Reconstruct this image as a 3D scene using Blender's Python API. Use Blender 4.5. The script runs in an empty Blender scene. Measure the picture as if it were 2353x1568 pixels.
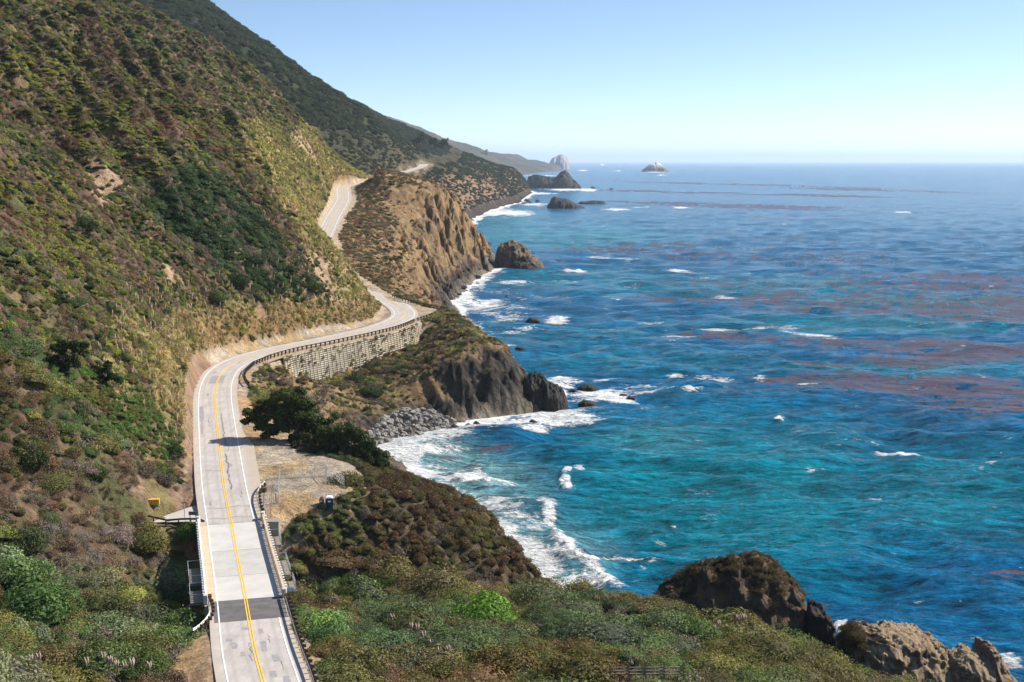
import bpy, math, random
import numpy as np
from mathutils import Vector, Matrix
C = bpy.context
SC = C.scene
COL = SC.collection
rng = np.random.default_rng(7)
random.seed(7)

# ------------------------------------------------------------------ camera survey
# the photograph measured on a 2353 x 1568 sheet: focal length 2941 units, horizon at 370
H = 76.0                      # eye height above the sea
FOC, CX, CY = 2941.0, 1176.5, 784.0
SP, CP = 0.13934, 0.99025     # sine / cosine of the downward pitch

def at_y(px, py, Y):
    """point of the sight line (px, py) at ground distance Y -> (X, z)"""
    e = (CY - py) / FOC
    zc = Y / (CP + e * SP)
    return zc * (px - CX) / FOC, H + zc * (-SP + e * CP)

def at_z(px, py, z):
    """point of the sight line (px, py) at height z -> (X, Y)"""
    e = (CY - py) / FOC
    zc = (z - H) / (-SP + e * CP)
    return zc * (px - CX) / FOC, zc * (CP + e * SP)

def to_px(X, Y, z):
    dz = z - H
    zc = Y * CP - dz * SP
    u = Y * SP + dz * CP
    return CX + FOC * X / zc, CY - FOC * u / zc

# ------------------------------------------------------------------ noise
_perm = np.random.default_rng(3).permutation(256).astype(np.int32)
_perm = np.concatenate([_perm, _perm])
_ang = np.random.default_rng(4).random(256) * 2 * np.pi
_gx, _gy = np.cos(_ang), np.sin(_ang)

def perlin(x, y):
    xi = np.floor(x).astype(np.int64); yi = np.floor(y).astype(np.int64)
    xf = x - xi; yf = y - yi
    xi &= 255; yi &= 255
    def g(ix, iy, dx, dy):
        h = _perm[(_perm[ix & 255] + iy) & 255]
        return _gx[h] * dx + _gy[h] * dy
    u = xf * xf * xf * (xf * (xf * 6 - 15) + 10)
    v = yf * yf * yf * (yf * (yf * 6 - 15) + 10)
    a = g(xi, yi, xf, yf); b = g(xi + 1, yi, xf - 1, yf)
    c = g(xi, yi + 1, xf, yf - 1); d = g(xi + 1, yi + 1, xf - 1, yf - 1)
    return (a + (b - a) * u) * (1 - v) + (c + (d - c) * u) * v

def fbm(x, y, oct=4, lac=2.03, gain=0.5, seed=0.0):
    s = 0; a = 1.0
    x = x + seed * 17.3; y = y - seed * 9.1
    for i in range(oct):
        s = s + a * perlin(x, y)
        x = x * lac + 13.7; y = y * lac - 7.9; a *= gain
    return s * 1.5

def ridged(x, y, oct=4, seed=0.0):
    s = 0; a = 1.0; n = 0
    x = x + seed * 11.3; y = y + seed * 5.7
    for i in range(oct):
        s = s + a * (1 - np.abs(perlin(x, y)) * 2.2); n += a
        x = x * 2.1 + 3.7; y = y * 2.1 - 5.9; a *= 0.5
    return s / n

def sstep(a, b, x):
    t = np.clip((x - a) / (b - a), 0, 1)
    return t * t * (3 - 2 * t)

def blur(a, r):
    """three box passes of half-width r cells, edges held"""
    r = int(r)
    for ax in (0, 1):
        for _ in range(3):
            n = a.shape[ax]
            pad = [(0, 0), (0, 0)]; pad[ax] = (r + 1, r)
            p = np.pad(a, pad, mode='edge')
            c = np.cumsum(p, axis=ax)
            if ax == 0: a = (c[2 * r + 1:] - c[:n]) / (2 * r + 1)
            else: a = (c[:, 2 * r + 1:] - c[:, :n]) / (2 * r + 1)
    return a

def smooth1(v, s):
    k = np.exp(-0.5 * (np.arange(-3 * s, 3 * s + 1) / s) ** 2); k /= k.sum()
    p = np.pad(v, (3 * s, 3 * s), mode='reflect', reflect_type='odd')
    return np.convolve(p, k, mode='valid')

# ------------------------------------------------------------------ object helpers
def prop(o, label=None, cat=None, group=None, kind=None):
    if label: o['label'] = label
    if cat: o['category'] = cat
    if group: o['group'] = group
    if kind: o['kind'] = kind
    return o

def link(name, me, mat=None, parent=None, loc=None):
    o = bpy.data.objects.new(name, me); COL.objects.link(o)
    if mat is not None and me is not None and len(me.materials) == 0: me.materials.append(mat)
    if parent is not None: o.parent = parent
    if loc is not None: o.location = loc
    return o

def empty(name, loc=(0, 0, 0), rz=0.0):
    o = bpy.data.objects.new(name, None); COL.objects.link(o)
    o.location = loc; o.rotation_euler = (0, 0, rz); o.empty_display_size = 0.5
    return o

def copy_tree(o, parent=None):
    c = o.copy(); COL.objects.link(c); c.parent = parent
    for ch in list(o.children): copy_tree(ch, c)
    return c

def np_mesh(name, co, faces, smooth=True, colors=None, attrs=None):
    """co (n,3), faces (m,k) with k = 3 or 4"""
    me = bpy.data.meshes.new(name)
    co = np.asarray(co, dtype=np.float32); faces = np.asarray(faces, dtype=np.int32)
    me.vertices.add(len(co)); me.vertices.foreach_set('co', co.ravel())
    k = faces.shape[1]; m = len(faces)
    me.loops.add(m * k); me.loops.foreach_set('vertex_index', faces.ravel())
    me.polygons.add(m)
    me.polygons.foreach_set('loop_start', np.arange(0, m * k, k, dtype=np.int32))
    me.polygons.foreach_set('use_smooth', np.full(m, smooth, dtype=bool))
    me.update(calc_edges=True)
    for nm, c in (colors or {}).items():
        a = me.attributes.new(nm, 'FLOAT_COLOR', 'POINT')
        c = np.asarray(c, dtype=np.float32)
        if c.shape[1] == 3: c = np.hstack([c, np.ones((len(c), 1), dtype=np.float32)])
        a.data.foreach_set('color', c.ravel())
    for nm, c in (attrs or {}).items():
        a = me.attributes.new(nm, 'FLOAT', 'POINT')
        a.data.foreach_set('value', np.asarray(c, dtype=np.float32).ravel())
    return me

class MB:
    """collects boxes, bars, tubes and sheets for one mesh"""
    def __init__(s): s.v = []; s.f = []
    def poly(s, pts):
        n = len(s.v); s.v += [tuple(p) for p in pts]; s.f.append(tuple(range(n, n + len(pts))))
    def hexa(s, c):
        n = len(s.v); s.v += [tuple(p) for p in c]
        for q in ((0, 3, 2, 1), (4, 5, 6, 7), (0, 1, 5, 4), (1, 2, 6, 5), (2, 3, 7, 6), (3, 0, 4, 7)):
            s.f.append(tuple(n + i for i in q))
    def box(s, c, d, rz=0.0, rot=None):
        hx, hy, hz = d[0] / 2, d[1] / 2, d[2] / 2
        M = rot if rot is not None else Matrix.Rotation(rz, 3, 'Z')
        c = Vector(c)
        s.hexa([c + M @ Vector(p) for p in ((-hx, -hy, -hz), (hx, -hy, -hz), (hx, hy, -hz), (-hx, hy, -hz), (-hx, -hy, hz), (hx, -hy, hz), (hx, hy, hz), (-hx, hy, hz))])
    def bar(s, a, b, w, h=None, up=(0, 0, 1)):
        h = h or w
        a = Vector(a); b = Vector(b); d = (b - a).normalized()
        u = Vector(up)
        if abs(d.dot(u)) > 0.98: u = Vector((1, 0, 0))
        x = d.cross(u).normalized() * w / 2; y = x.cross(d).normalized() * h / 2
        s.hexa([a - x - y, a + x - y, b + x - y, b - x - y, a - x + y, a + x + y, b + x + y, b - x + y])
    def tube(s, pts, r, n=8, cap=True):
        pts = [Vector(p) for p in pts]
        rr = r if isinstance(r, (list, tuple)) else [r] * len(pts)
        base = len(s.v); prev = None
        for i, p in enumerate(pts):
            d = (pts[min(i + 1, len(pts) - 1)] - pts[max(i - 1, 0)]).normalized()
            ref = Vector((0, 0, 1)) if abs(d.z) < 0.9 else Vector((1, 0, 0))
            x = d.cross(ref).normalized(); y = d.cross(x).normalized()
            for k in range(n):
                a = 2 * math.pi * k / n
                s.v.append(tuple(p + (x * math.cos(a) + y * math.sin(a)) * rr[i]))
        for i in range(len(pts) - 1):
            for k in range(n):
                a = base + i * n + k; b = base + i * n + (k + 1) % n
                s.f.append((a, b, b + n, a + n))
        if cap:
            s.f.append(tuple(base + k for k in range(n))[::-1])
            e = base + (len(pts) - 1) * n
            s.f.append(tuple(e + k for k in range(n)))
    def build(s, name, mat, parent=None, smooth=False, loc=None):
        me = bpy.data.meshes.new(name); me.from_pydata([tuple(v) for v in s.v], [], s.f)
        if smooth:
            for p in me.polygons: p.use_smooth = True
        me.update()
        return link(name, me, mat, parent, loc)

# ------------------------------------------------------------------ material helpers
class NT:
    def __init__(s, name):
        s.m = bpy.data.materials.new(name); s.m.use_nodes = True
        s.t = s.m.node_tree; s.t.nodes.clear()
        s.out = s.n('ShaderNodeOutputMaterial')
    def n(s, t, **kw):
        nd = s.t.nodes.new(t)
        for k, v in kw.items():
            if hasattr(nd, k): setattr(nd, k, v)
        return nd
    def l(s, a, b): s.t.links.new(a, b)
    def inp(s, nd, i, v):
        if v is None: return
        sock = nd.inputs[i]
        if isinstance(v, bpy.types.NodeSocket): s.l(v, sock)
        else:
            if hasattr(sock, 'default_value'):
                if hasattr(sock.default_value, '__len__') and not hasattr(v, '__len__'): v = (v, v, v)
                if hasattr(sock.default_value, '__len__') and len(sock.default_value) == 4 and len(v) == 3: v = (*v, 1)
                sock.default_value = v
    def math(s, op, a, b=None, c=None, clamp=False):
        nd = s.n('ShaderNodeMath', operation=op, use_clamp=clamp)
        s.inp(nd, 0, a); s.inp(nd, 1, b); s.inp(nd, 2, c)
        return nd.outputs[0]
    def mix(s, f, a, b, blend='MIX'):
        nd = s.n('ShaderNodeMix', data_type='RGBA', blend_type=blend)
        s.inp(nd, 'Factor', f) if not isinstance(f, bpy.types.NodeSocket) else s.l(f, nd.inputs[0])
        s.inp(nd, 6, a); s.inp(nd, 7, b)
        return nd.outputs[2]
    def noise(s, vec, scale, detail=4, rough=0.55, dist=0.0, out=0):
        nd = s.n('ShaderNodeTexNoise')
        if vec is not None: s.l(vec, nd.inputs['Vector'])
        nd.inputs['Scale'].default_value = scale; nd.inputs['Detail'].default_value = detail
        nd.inputs['Roughness'].default_value = rough; nd.inputs['Distortion'].default_value = dist
        return nd.outputs[out]
    def voro(s, vec, scale, feature='F1', out=0):
        nd = s.n('ShaderNodeTexVoronoi', feature=feature)
        if vec is not None: s.l(vec, nd.inputs['Vector'])
        nd.inputs['Scale'].default_value = scale
        return nd.outputs[out]
    def ramp(s, f, stops):
        nd = s.n('ShaderNodeValToRGB'); s.inp(nd, 0, f)
        cr = nd.color_ramp
        while len(cr.elements) < len(stops): cr.elements.new(0.5)
        for e, (p, c) in zip(cr.elements, stops):
            e.position = p; e.color = (*c, 1) if hasattr(c, '__len__') else (c, c, c, 1)
        return nd.outputs[0]
    def rng(s, v, a, b, c=0.0, d=1.0, smooth=False):
        nd = s.n('ShaderNodeMapRange'); nd.clamp = True
        if smooth: nd.interpolation_type = 'SMOOTHSTEP'
        s.inp(nd, 0, v)
        for i, x in enumerate((a, b, c, d)): nd.inputs[i + 1].default_value = x
        return nd.outputs[0]
    def attr(s, name, kind='GEOMETRY', out='Color'):
        nd = s.n('ShaderNodeAttribute'); nd.attribute_name = name; nd.attribute_type = kind
        return nd.outputs[out]
    def pos(s): return s.n('ShaderNodeNewGeometry').outputs['Position']
    def obj(s): return s.n('ShaderNodeTexCoord').outputs['Object']
    def scale(s, vec, sc, rot=(0, 0, 0)):
        nd = s.n('ShaderNodeMapping'); s.l(vec, nd.inputs[0])
        nd.inputs['Scale'].default_value = sc; nd.inputs['Rotation'].default_value = rot
        return nd.outputs[0]
    def bump(s, h, strength, dist, nrm=None):
        nd = s.n('ShaderNodeBump'); s.l(h, nd.inputs['Height'])
        nd.inputs['Strength'].default_value = strength; nd.inputs['Distance'].default_value = dist
        if nrm is not None: s.l(nrm, nd.inputs['Normal'])
        return nd.outputs[0]
    def bsdf(s, col, rough=0.8, nrm=None, spec=0.3, metal=0.0):
        b = s.n('ShaderNodeBsdfPrincipled')
        s.inp(b, 'Base Color', col); s.inp(b, 'Roughness', rough); s.inp(b, 'Metallic', metal)
        s.inp(b, 'Specular IOR Level', spec)
        if nrm is not None: s.l(nrm, b.inputs['Normal'])
        return b
    def done(s, sh):
        s.l(sh.outputs[0] if hasattr(sh, 'outputs') else sh, s.out.inputs['Surface'])
        return s.m

def plain(name, col, rough=0.6, metal=0.0, var=0.15, scale=3.0, spec=0.3):
    t = NT(name)
    nz = t.noise(t.obj(), scale, 5, 0.6)
    c = t.mix(t.rng(nz, 0.3, 0.7, 0, 1), tuple(x * (1 - var) for x in col), tuple(min(1, x * (1 + var)) for x in col))
    return t.done(t.bsdf(c, rough, t.bump(nz, 0.2, 0.02), spec, metal))
# ------------------------------------------------------------------ the highway's centre line (sheet x, sheet y, height)
ROADPX = [(609, 1568, 20.0), (588, 1515.6, 19.3), (572, 1423, 18.2), (565, 1380.6, 17.6), (554, 1323.7, 17.2), (542, 1267, 17.1), (532, 1210, 17.3),
          (526, 1178, 18.2), (517, 1132, 19.8), (510, 1082, 20.4), (504.5, 1032, 20.9), (496.5, 958, 21.2), (493.4, 917, 21.3), (495.6, 889.5, 21.2), (502.5, 867.6, 21.1), (514.8, 850, 21.0),
          (536.6, 835, 20.8), (566.7, 822.5, 20.7), (605, 811.6, 20.5), (646, 800.6, 20.5), (700.7, 791, 20.3), (755, 780, 20.3), (810, 768, 20.3),
          (865, 755.5, 20.3), (900, 743, 20.3), (922, 733.6, 20.3), (931, 724, 20.3), (927.6, 714.5, 20.3), (914, 702, 20.4), (892, 691, 21.0),
          (862, 676, 22.0), (830, 668, 22.6), (780, 635, 26.0), (745, 600, 29.5), (728, 572, 32.5), (745, 543, 36.0), (756, 518, 40.2), (768.4, 493, 44.0), (781, 474, 47.5), (788.7, 458.8, 50.7), (787.8, 443, 54.2), (785.6, 430.7, 57.0),
          (800, 426, 58.2), (821.5, 422.9, 58.8), (837, 418, 60.0), (856, 416.6, 60.4), (915, 399.4, 62.4), (940, 393, 64.6), (968.4, 384, 68.4), (975, 377.5, 71.8)]
_r = []
for px, py, z in ROADPX:
    X, Y = at_z(px, py, z); _r.append((Y, X, z))
_r = [(40.0, -4.0, 22.5), (90.0, -17.0, 21.2)] + _r
_keep = [_r[0]]
for q in _r[1:]:
    if q[0] > _keep[-1][0] + 3: _keep.append(q)
_r = np.array(_keep)
RY = np.arange(40.0, 2000.0, 1.0)
RX = smooth1(np.interp(RY, _r[:, 0], _r[:, 1]), 5)
RZ = smooth1(np.interp(RY, _r[:, 0], _r[:, 2]), 8)
def road_x(Y): return np.interp(Y, RY, RX)
def road_z(Y): return np.interp(Y, RY, RZ)
RDX = np.gradient(RX, RY)
def road_dx(Y): return np.interp(Y, RY, RDX)

# ------------------------------------------------------------------ survey sections across the coast, near to far
# each: distance Y, six points landward (hill top -> ditch), six seaward (verge -> waterline)
# a point is (sheet x, sheet y), ('w', X, z) in metres, or ('r', metres from the centre line, z)
W = lambda X, z: ('w', X, z)
R = lambda d, z: ('r', d, z)
F = lambda px: ('f', px)
SEC = [
 (40,  [W(-300,130),W(-150,72),W(-90,48),W(-60,33),W(-35,25),W(-22,22)], [W(20,22),W(35,20),W(50,17),W(68,12),W(80,5),W(88,0)]),
 (100, [W(-300,130),W(-170,90),W(-110,55),W(-80,36),W(-50,22),W(-30,20)], [W(-8,19.5),W(6,18),W(30,16),W(56,12),W(74,5),W(80,0)]),
 (140, [(-1500,900),(-600,1250),(0,1475),(200,1532),(400,1545),R(-8,18.5)], [R(6.5,18.6),W(-8,16),W(20,14),W(48,10),W(66,4),W(72,0)]),
 (150, [(-1400,850),(-500,1180),(0,1420),(200,1490),(380,1500),R(-8,18)], [R(6.5,18.2),W(-10,15),W(12,13.5),W(40,9),W(60,3),W(68,0)]),
 (165, [(-1200,750),(-350,1120),(0,1290),(200,1410),(380,1445),(470,1450)], [R(6,16),W(-14,12),W(10,10.3),W(36,8),W(55,4),W(67,0)]),
 (185, [(-900,600),(-250,950),(0,1080),(180,1240),(360,1400),(450,1475)], [R(6,6),W(-24,7.5),W(0,8.4),W(24,8),W(37,5.5),W(50,0)]),
 (200, [(-800,480),(-200,800),(0,870),(180,1040),(330,1190),(440,1290)], [R(6,7),W(-28,6),W(-6,6.2),W(13,7.4),W(25,5.5),W(31,0)]),
 (206, [(-750,430),(-180,740),(0,820),(180,1000),(325,1135),(425,1178)], [W(-39,18.4),(740,1222),(850,1325),(1000,1378),(1160,1410),F(1284)]),
 (212, [(-700,400),(-160,690),(0,780),(180,940),(340,1110),(408,1153)], [W(-30.5,19.5),(795,1160),(885,1232),(1025,1275),(1162,1335),F(1270)]),
 (217, [(-660,370),(-140,655),(0,745),(180,905),(330,1075),(415,1130)], [W(-27.5,19.8),(830,1132),(918,1180),(1048,1215),(1162,1280),F(1254)]),
 (225, [(-600,330),(-100,600),(0,690),(180,860),(330,1025),(433,1098)], [W(-27.5,20),(862,1110),(945,1124),(1060,1162),(1150,1225),F(1228)]),
 (236, [(-550,290),(-100,550),(0,620),(180,790),(340,955),(433,1038)], [W(-29,20.2),(872,1102),(952,1104),(1058,1138),(1132,1190),F(1190)]),
 (247, [(-500,250),(-80,500),(0,560),(120,670),(370,915),(432,988)], [R(9.5,20.4),W(-32,19.5),(915,1096),(1010,1126),(1075,1168),F(1145)]),
 (260, [(-450,200),(-60,440),(0,520),(120,630),(370,865),(432,953)], [W(-33,20),(840,1075),(905,1095),(1000,1125),(1060,1160),(1135,1237)]),
 (275, [(-400,160),(-40,400),(0,470),(120,600),(370,830),(432,918)], [R(9,20.3),W(-39,18.5),W(-33,13),W(-27,8),W(-18,3),W(-14,0)]),
 (300, [(-350,100),(-30,330),(0,410),(120,530),(365,775),(431,873)], [R(7.5,20.8),W(-50,18),W(-42,12),W(-36,7),W(-28,2),W(-24,0)]),
 (335, [(-300,0),(0,330),(120,430),(270,570),(400,720),(452,838)], [R(7.5,20.8),W(-60,18),W(-54,12),W(-48,7),W(-42,2.5),W(-36,0)]),
 (358, [(-250,-50),(0,260),(160,410),(330,580),(450,725),(505,812)], [R(6.5,20.3),R(9,17),W(-50,10),W(-38,6),W(-28,2.5),W(-21,0)]),
 (372, [(-200,-80),(0,220),(200,410),(380,590),(500,720),(548,800)], [R(6.5,20),R(7.7,14.5),W(-52,9.5),W(-36,6),W(-24,3),W(-15,0)]),
 (378, [(-200,-80),(0,200),(200,385),(400,580),(530,710),(578,794)], [R(6.5,20),R(7.7,11),W(-48,9),W(-28,8),W(-18,4),W(-12,0)]),
 (383, [(-200,-90),(0,180),(200,365),(410,560),(545,700),(600,790)], [R(6.5,20),R(7.7,9.5),W(-44,9.5),W(-22,13.5),W(-3,9),W(3,0)]),
 (390, [(-200,-90),(0,160),(200,340),(410,540),(560,680),(628,787)], [R(6.5,20),R(7.7,9.8),W(-40,10.5),W(-17,17),W(-2,12.5),W(7,0)]),
 (400, [(-200,-100),(0,130),(200,300),(420,490),(590,650),(668,781)], [R(6.5,20),R(7.7,11),W(-38,10.5),W(-15,19.5),W(-1,14.5),W(8,0)]),
 (412, [(-200,-120),(0,95),(200,265),(420,440),(620,620),(712,773)], [R(6.5,20),R(7.7,13),W(-35,11.5),W(-14,20.3),W(-2,17),W(7,0)]),
 (425, [(-200,-140),(0,60),(200,215),(440,390),(660,600),(762,765)], [R(6.5,20),R(7.7,14),W(-32,13),W(-20,20.5),W(-8,18),W(3,0)]),
 (440, [(-200,-160),(0,30),(220,195),(455,365),(690,580),(820,755)], [R(6.5,20.2),R(7.9,10.5),W(-29,14),W(-22,21),W(-13,20),W(-3,0)]),
 (452, [(-200,-170),(0,5),(240,185),(470,345),(700,560),(855,745)], [W(-31.5,20.3),W(-28,20.4),W(-25,20.8),W(-19,22),W(-13,17),W(-5,0)]),
 (468, [(-200,-180),(40,0),(280,165),(550,370),(780,605),(873,730)], [W(-28.5,20.3),W(-26.5,20.4),W(-24,20.7),W(-20,21),W(-14,13),W(-8,0)]),
 (480, [(-200,-180),(60,0),(300,150),(590,370),(800,606),(878,714)], [W(-27,20.4),W(-25,20.4),W(-23,20.6),W(-19,17),W(-14,9),W(-9,0)]),
 (495, [(-180,-180),(70,0),(305,150),(575,355),(775,585),(850,692)], [W(-36,20.6),W(-33,20.2),W(-29,18),W(-23,11),W(-17,5),W(-12,0)]),
 (525, [(-150,-180),(75,-10),(315,145),(565,325),(710,505),(798,645)], [R(6.5,21.8),W(-43,20.5),W(-36,15),W(-28,9),W(-22,4),W(-16,0)]),
 (600, [(-120,-180),(90,-20),(335,130),(550,295),(650,440),(708,565)], [R(7,28),W(-62,26),W(-50,18),W(-39,10),W(-32,4),W(-26,0)]),
 (687, [(-100,-180),(100,-20),(350,120),(570,275),(675,425),(724,535)], [R(7.5,35.5),W(-85,34),W(-70,28),W(-52,16),W(-40,6),W(-32,0)]),
 (775, [(-100,-200),(120,-40),(370,90),(570,235),(690,390),(745,488)], [R(7.5,43),W(-88,42),W(-72,38),W(-55,27),W(-40,10),W(-29,0)]),
 (830, [(-70,-200),(150,-40),(395,85),(585,220),(700,360),(756,458)], [R(9,48),W(-90,47),W(-74,44),W(-57,36),W(-38,12),W(-25,0)]),
 (860, [(-50,-200),(180,-40),(420,85),(600,205),(705,335),(760,448)], [R(9,50.6),W(-90,50.4),W(-76,47),W(-56,42),W(-36,14),W(-22,0)]),
 (889, [(-20,-200),(210,-20),(445,92),(612,203),(710,320),(765,438)], [R(9,54),(858,425),(885,412),(1000,438),(1040,490),(1121,619)]),
 (915, [(0,-200),(230,-10),(455,95),(615,200),(712,312),(765,430)], [R(9,55.5),(848,430),(874,391),(1010,428),(1045,480),(1128,612)]),
 (940, [(0,-200),(240,-5),(460,97),(618,200),(716,312),(772,424)], [R(9,57),(846,420),(885,390),(1015,429),(1058,488),(1135,607)]),
 (970, [(0,-180),(250,5),(470,103),(625,203),(730,310),(808,415)], [R(9,58.5),(862,413),(905,396),(1020,431),(1076,510),(1143,601)]),
 (1000,[(0,-100),(250,40),(470,130),(625,235),(735,330),(826,412)], [R(9,60),(880,410),(920,403),(990,425),(1040,500),(1085,597)]),
 (1060,[(0,100),(250,170),(470,250),(625,310),(750,370),(858,411)], [R(9,60.5),(905,411),(930,418),(960,440),(985,490),(1030,585)]),
 (1110,[(0,120),(250,180),(470,260),(625,320),(750,375),(862,410)], [R(9,60.8),(905,410),(930,420),(955,445),(985,490),(1025,572)]),
]
# height of the ground right under the road (the creek gorge is bridged)
UNDER_Y = [0, 163, 169, 175, 186, 195, 201, 204.5, 3000]
UNDER_D = [0.16, 0.16, 5.0, 11.0, 14.0, 13.5, 6.0, 0.16, 0.35]

def sec_arrays(SEC, road=True):
    Ys = np.array([s[0] for s in SEC], float)
    rows = []
    for Y, L, S in SEC:
        row = []
        rx, rz = float(road_x(Y)), float(road_z(Y))
        k = math.sqrt(1 + float(road_dx(Y)) ** 2)
        def pt(p):
            if p[0] == 'w': return p[1], p[2]
            if p[0] == 'f':
                h = H / Y; e = (SP - h * CP) / (CP + h * SP); return Y / (CP + e * SP) * (p[1] - CX) / FOC, 0.0
            if p[0] == 'r': return rx + p[1] * k, p[2]
            return at_y(p[0], p[1], Y)
        for p in L: row.append(pt(p))
        if road:
            u = float(np.interp(Y, UNDER_Y, UNDER_D))
            row.append((rx - 5.6 * k, rz - u)); row.append((rx + 5.6 * k, rz - u))
        for p in S: row.append(pt(p))
        fx = row[-1][0]
        row.append((fx + 12, -3.0)); row.append((fx + 60, -6.0))
        for i in range(1, len(row)):
            if row[i][0] <= row[i - 1][0] + 0.3: row[i] = (row[i - 1][0] + 0.3, row[i][1])
        # continue inland
        x0, z0 = row[0]; row.insert(0, (x0 - 500, z0 + 260))
        rows.append(row)
    A = np.array(rows)
    return Ys, A[:, :, 0], A[:, :, 1]

def raster(SEC, x0, x1, dx, y0, y1, dy, road=True, sm=3):
    Ys, AX, AZ = sec_arrays(SEC, road)
    gy = np.arange(y0, y1 + dy * .5, dy); gx = np.arange(x0, x1 + dx * .5, dx)
    Z = np.zeros((len(gy), len(gx)))
    K = AX.shape[1]
    cx = np.stack([smooth1(np.interp(gy, Ys, AX[:, k]), sm) for k in range(K)], 1)
    cz = np.stack([smooth1(np.interp(gy, Ys, AZ[:, k]), sm) for k in range(K)], 1)
    for i in range(len(gy)):
        Z[i] = np.interp(gx, cx[i], cz[i])
    return gx, gy, Z, cx, cz

NX0, NX1, NY0, NY1 = -460.0, 130.0, 60.0, 1100.0
gx, gy, Z0, CXs, CZs = raster(SEC, NX0, NX1, 1.0, NY0, NY1, 1.0)
GX, GY = np.meshgrid(gx, gy)
# soften the section corners, keep the retaining wall's drop crisp
Zb = blur(Z0, 2)
wallzone = sstep(352, 362, GY) * (1 - sstep(444, 452, GY))
dist_r = (GX - road_x(GY)) / np.sqrt(1 + road_dx(GY) ** 2)        # metres from the centre line, seaward positive
keep = np.maximum(1 - sstep(6.5, 9.0, np.abs(dist_r)), wallzone * (1 - sstep(9.0, 13.0, np.abs(dist_r))))
Z = Z0 * keep + Zb * (1 - keep)
edge_l = CXs[:, 6][:, None]; foot_x = CXs[:, 14][:, None]; crest_x = CXs[:, 12][:, None]
s0x = CXs[:, 9][:, None]; s1x = CXs[:, 10][:, None]
landward = 1 - sstep(-3, 3, GX - edge_l)
seaward = sstep(0.5, 4.0, GX - s0x)
slope = np.hypot(*np.gradient(Zb))
# masks: rough ground away from road, verges and the pull-outs
rough_l = landward * sstep(0.3, 5.0, edge_l - GX)
veg_l = (GX < edge_l) * sstep(0.2, 1.6, edge_l - GX)
rough_s = seaward * (1 - sstep(-6, 4, GX - foot_x) * 0.4)
flat = 1 - np.clip(veg_l + rough_s, 0, 1)
# hillside relief: spurs and gullies that run down the fall line (mostly along X here)
big = fbm(GX / 90, GY / 42, 4, seed=1) * 10.0 + (ridged(GX / 70, (GY + .8 * GX) / 30, 3, seed=2) - 0.55) * 15
med = fbm(GX / 14, GY / 11, 4, seed=3) * 1.6
hgt = np.clip((edge_l - GX) / 70, 0, 1)
Z = Z + rough_l * (big * hgt * (0.35 + 0.65 * sstep(215, 300, GY)) + med * (0.35 + 0.65 * hgt))
# eroded cliffs: ribs running down to the sea
far2 = sstep(500, 620, GY)
diag = np.where(GY > 500, GY + 2.4 * GX, GY + 1.1 * GX) + fbm(GX / 22, GY / 30, 3, seed=10) * (5 + 13 * sstep(480, 620, GY))
rib = ridged(GX / 45, diag / (9.0 + 9.0 * sstep(480, 620, GY)), 3, seed=5) - 0.6
rib = rib - .9 * np.maximum(0, rib - .18)
st = np.clip(slope - 0.25, 0, 1.2)
Z = Z + rough_s * st * (rib * (7.5 + 10.5 * far2) + (ridged(GX / 25, diag / 5.0, 3, seed=9) - .6) * (2.4 + 4.5 * far2) + (ridged(GX / 9, GY / 9, 4, seed=19) - .55) * (1.5 + 4.5 * far2) + fbm(GX / 7, GY / 6, 4, seed=6) * (1.6 + 1.2 * far2))
Z = Z + rough_s * fbm(GX / 11, GY / 11, 4, seed=7) * 1.1
# crags at the tip of the near headland
crag = np.exp(-(((GX + 2) / 14) ** 2 + ((GY - 397) / 16) ** 2))
Z = Z + crag * (ridged(GX / 9, GY / 7, 4, seed=8) - 0.5) * 7.0
Z = np.where(Z0 < -0.5, np.minimum(Z, Z0), Z)
# levelled apron of the side road at the bridge
ap = sstep(-60.5, -57.5, GX) * (1 - sstep(-49.5, -47.5, GX)) * sstep(200.3, 201.8, GY) * (1 - sstep(0, 2.5, (GY - 206.5) - (GX + 57) * 1.25))
Z = Z * (1 - ap) + (17.6 + (GY - 202) * .04) * ap

def samp(G, X, Y, x0=NX0, y0=NY0, dx=1.0, dy=1.0):
    fx = np.clip((np.asarray(X, float) - x0) / dx, 0, G.shape[1] - 1.001); fy = np.clip((np.asarray(Y, float) - y0) / dy, 0, G.shape[0] - 1.001)
    ix = fx.astype(int); iy = fy.astype(int); u = fx - ix; v = fy - iy
    return (G[iy, ix] * (1 - u) + G[iy, ix + 1] * u) * (1 - v) + (G[iy + 1, ix] * (1 - u) + G[iy + 1, ix + 1] * u) * v

def ground(X, Y): return samp(Z, X, Y)

def hit(px, py, y0=90.0, y1=1090.0):
    """where the sight line meets the near ground"""
    Yv = np.linspace(y0, y1, 6000)
    e = (CY - py) / FOC; zc = Yv / (CP + e * SP)
    Xv = zc * (px - CX) / FOC; zv = H + zc * (-SP + e * CP)
    g = ground(Xv, Yv)
    k = np.argmax(zv <= g)
    if zv[k] > g[k]: return None
    return float(Xv[k]), float(Yv[k]), float(g[k])
# ------------------------------------------------------------------ ground colours (reflectance; rock tones also darkened for shade)
def lerp3(a, b, t): return a * (1 - t[..., None]) + b * t[..., None]
A3 = lambda *c: np.array(c, float)
SOIL_PINK, TAN, DRYBROWN = A3(.40, .27, .18), A3(.33, .235, .13), A3(.115, .075, .05)
OLIVE, ROCK, ROCKL, CLIFF = A3(.085, .085, .035), A3(.026, .024, .024), A3(.085, .074, .064), A3(.215, .145, .072)  # rock tones darkened: shade of the near headland face put into the colour
GRAVEL, ORANGE = A3(.37, .305, .235), A3(.42, .27, .13)

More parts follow.
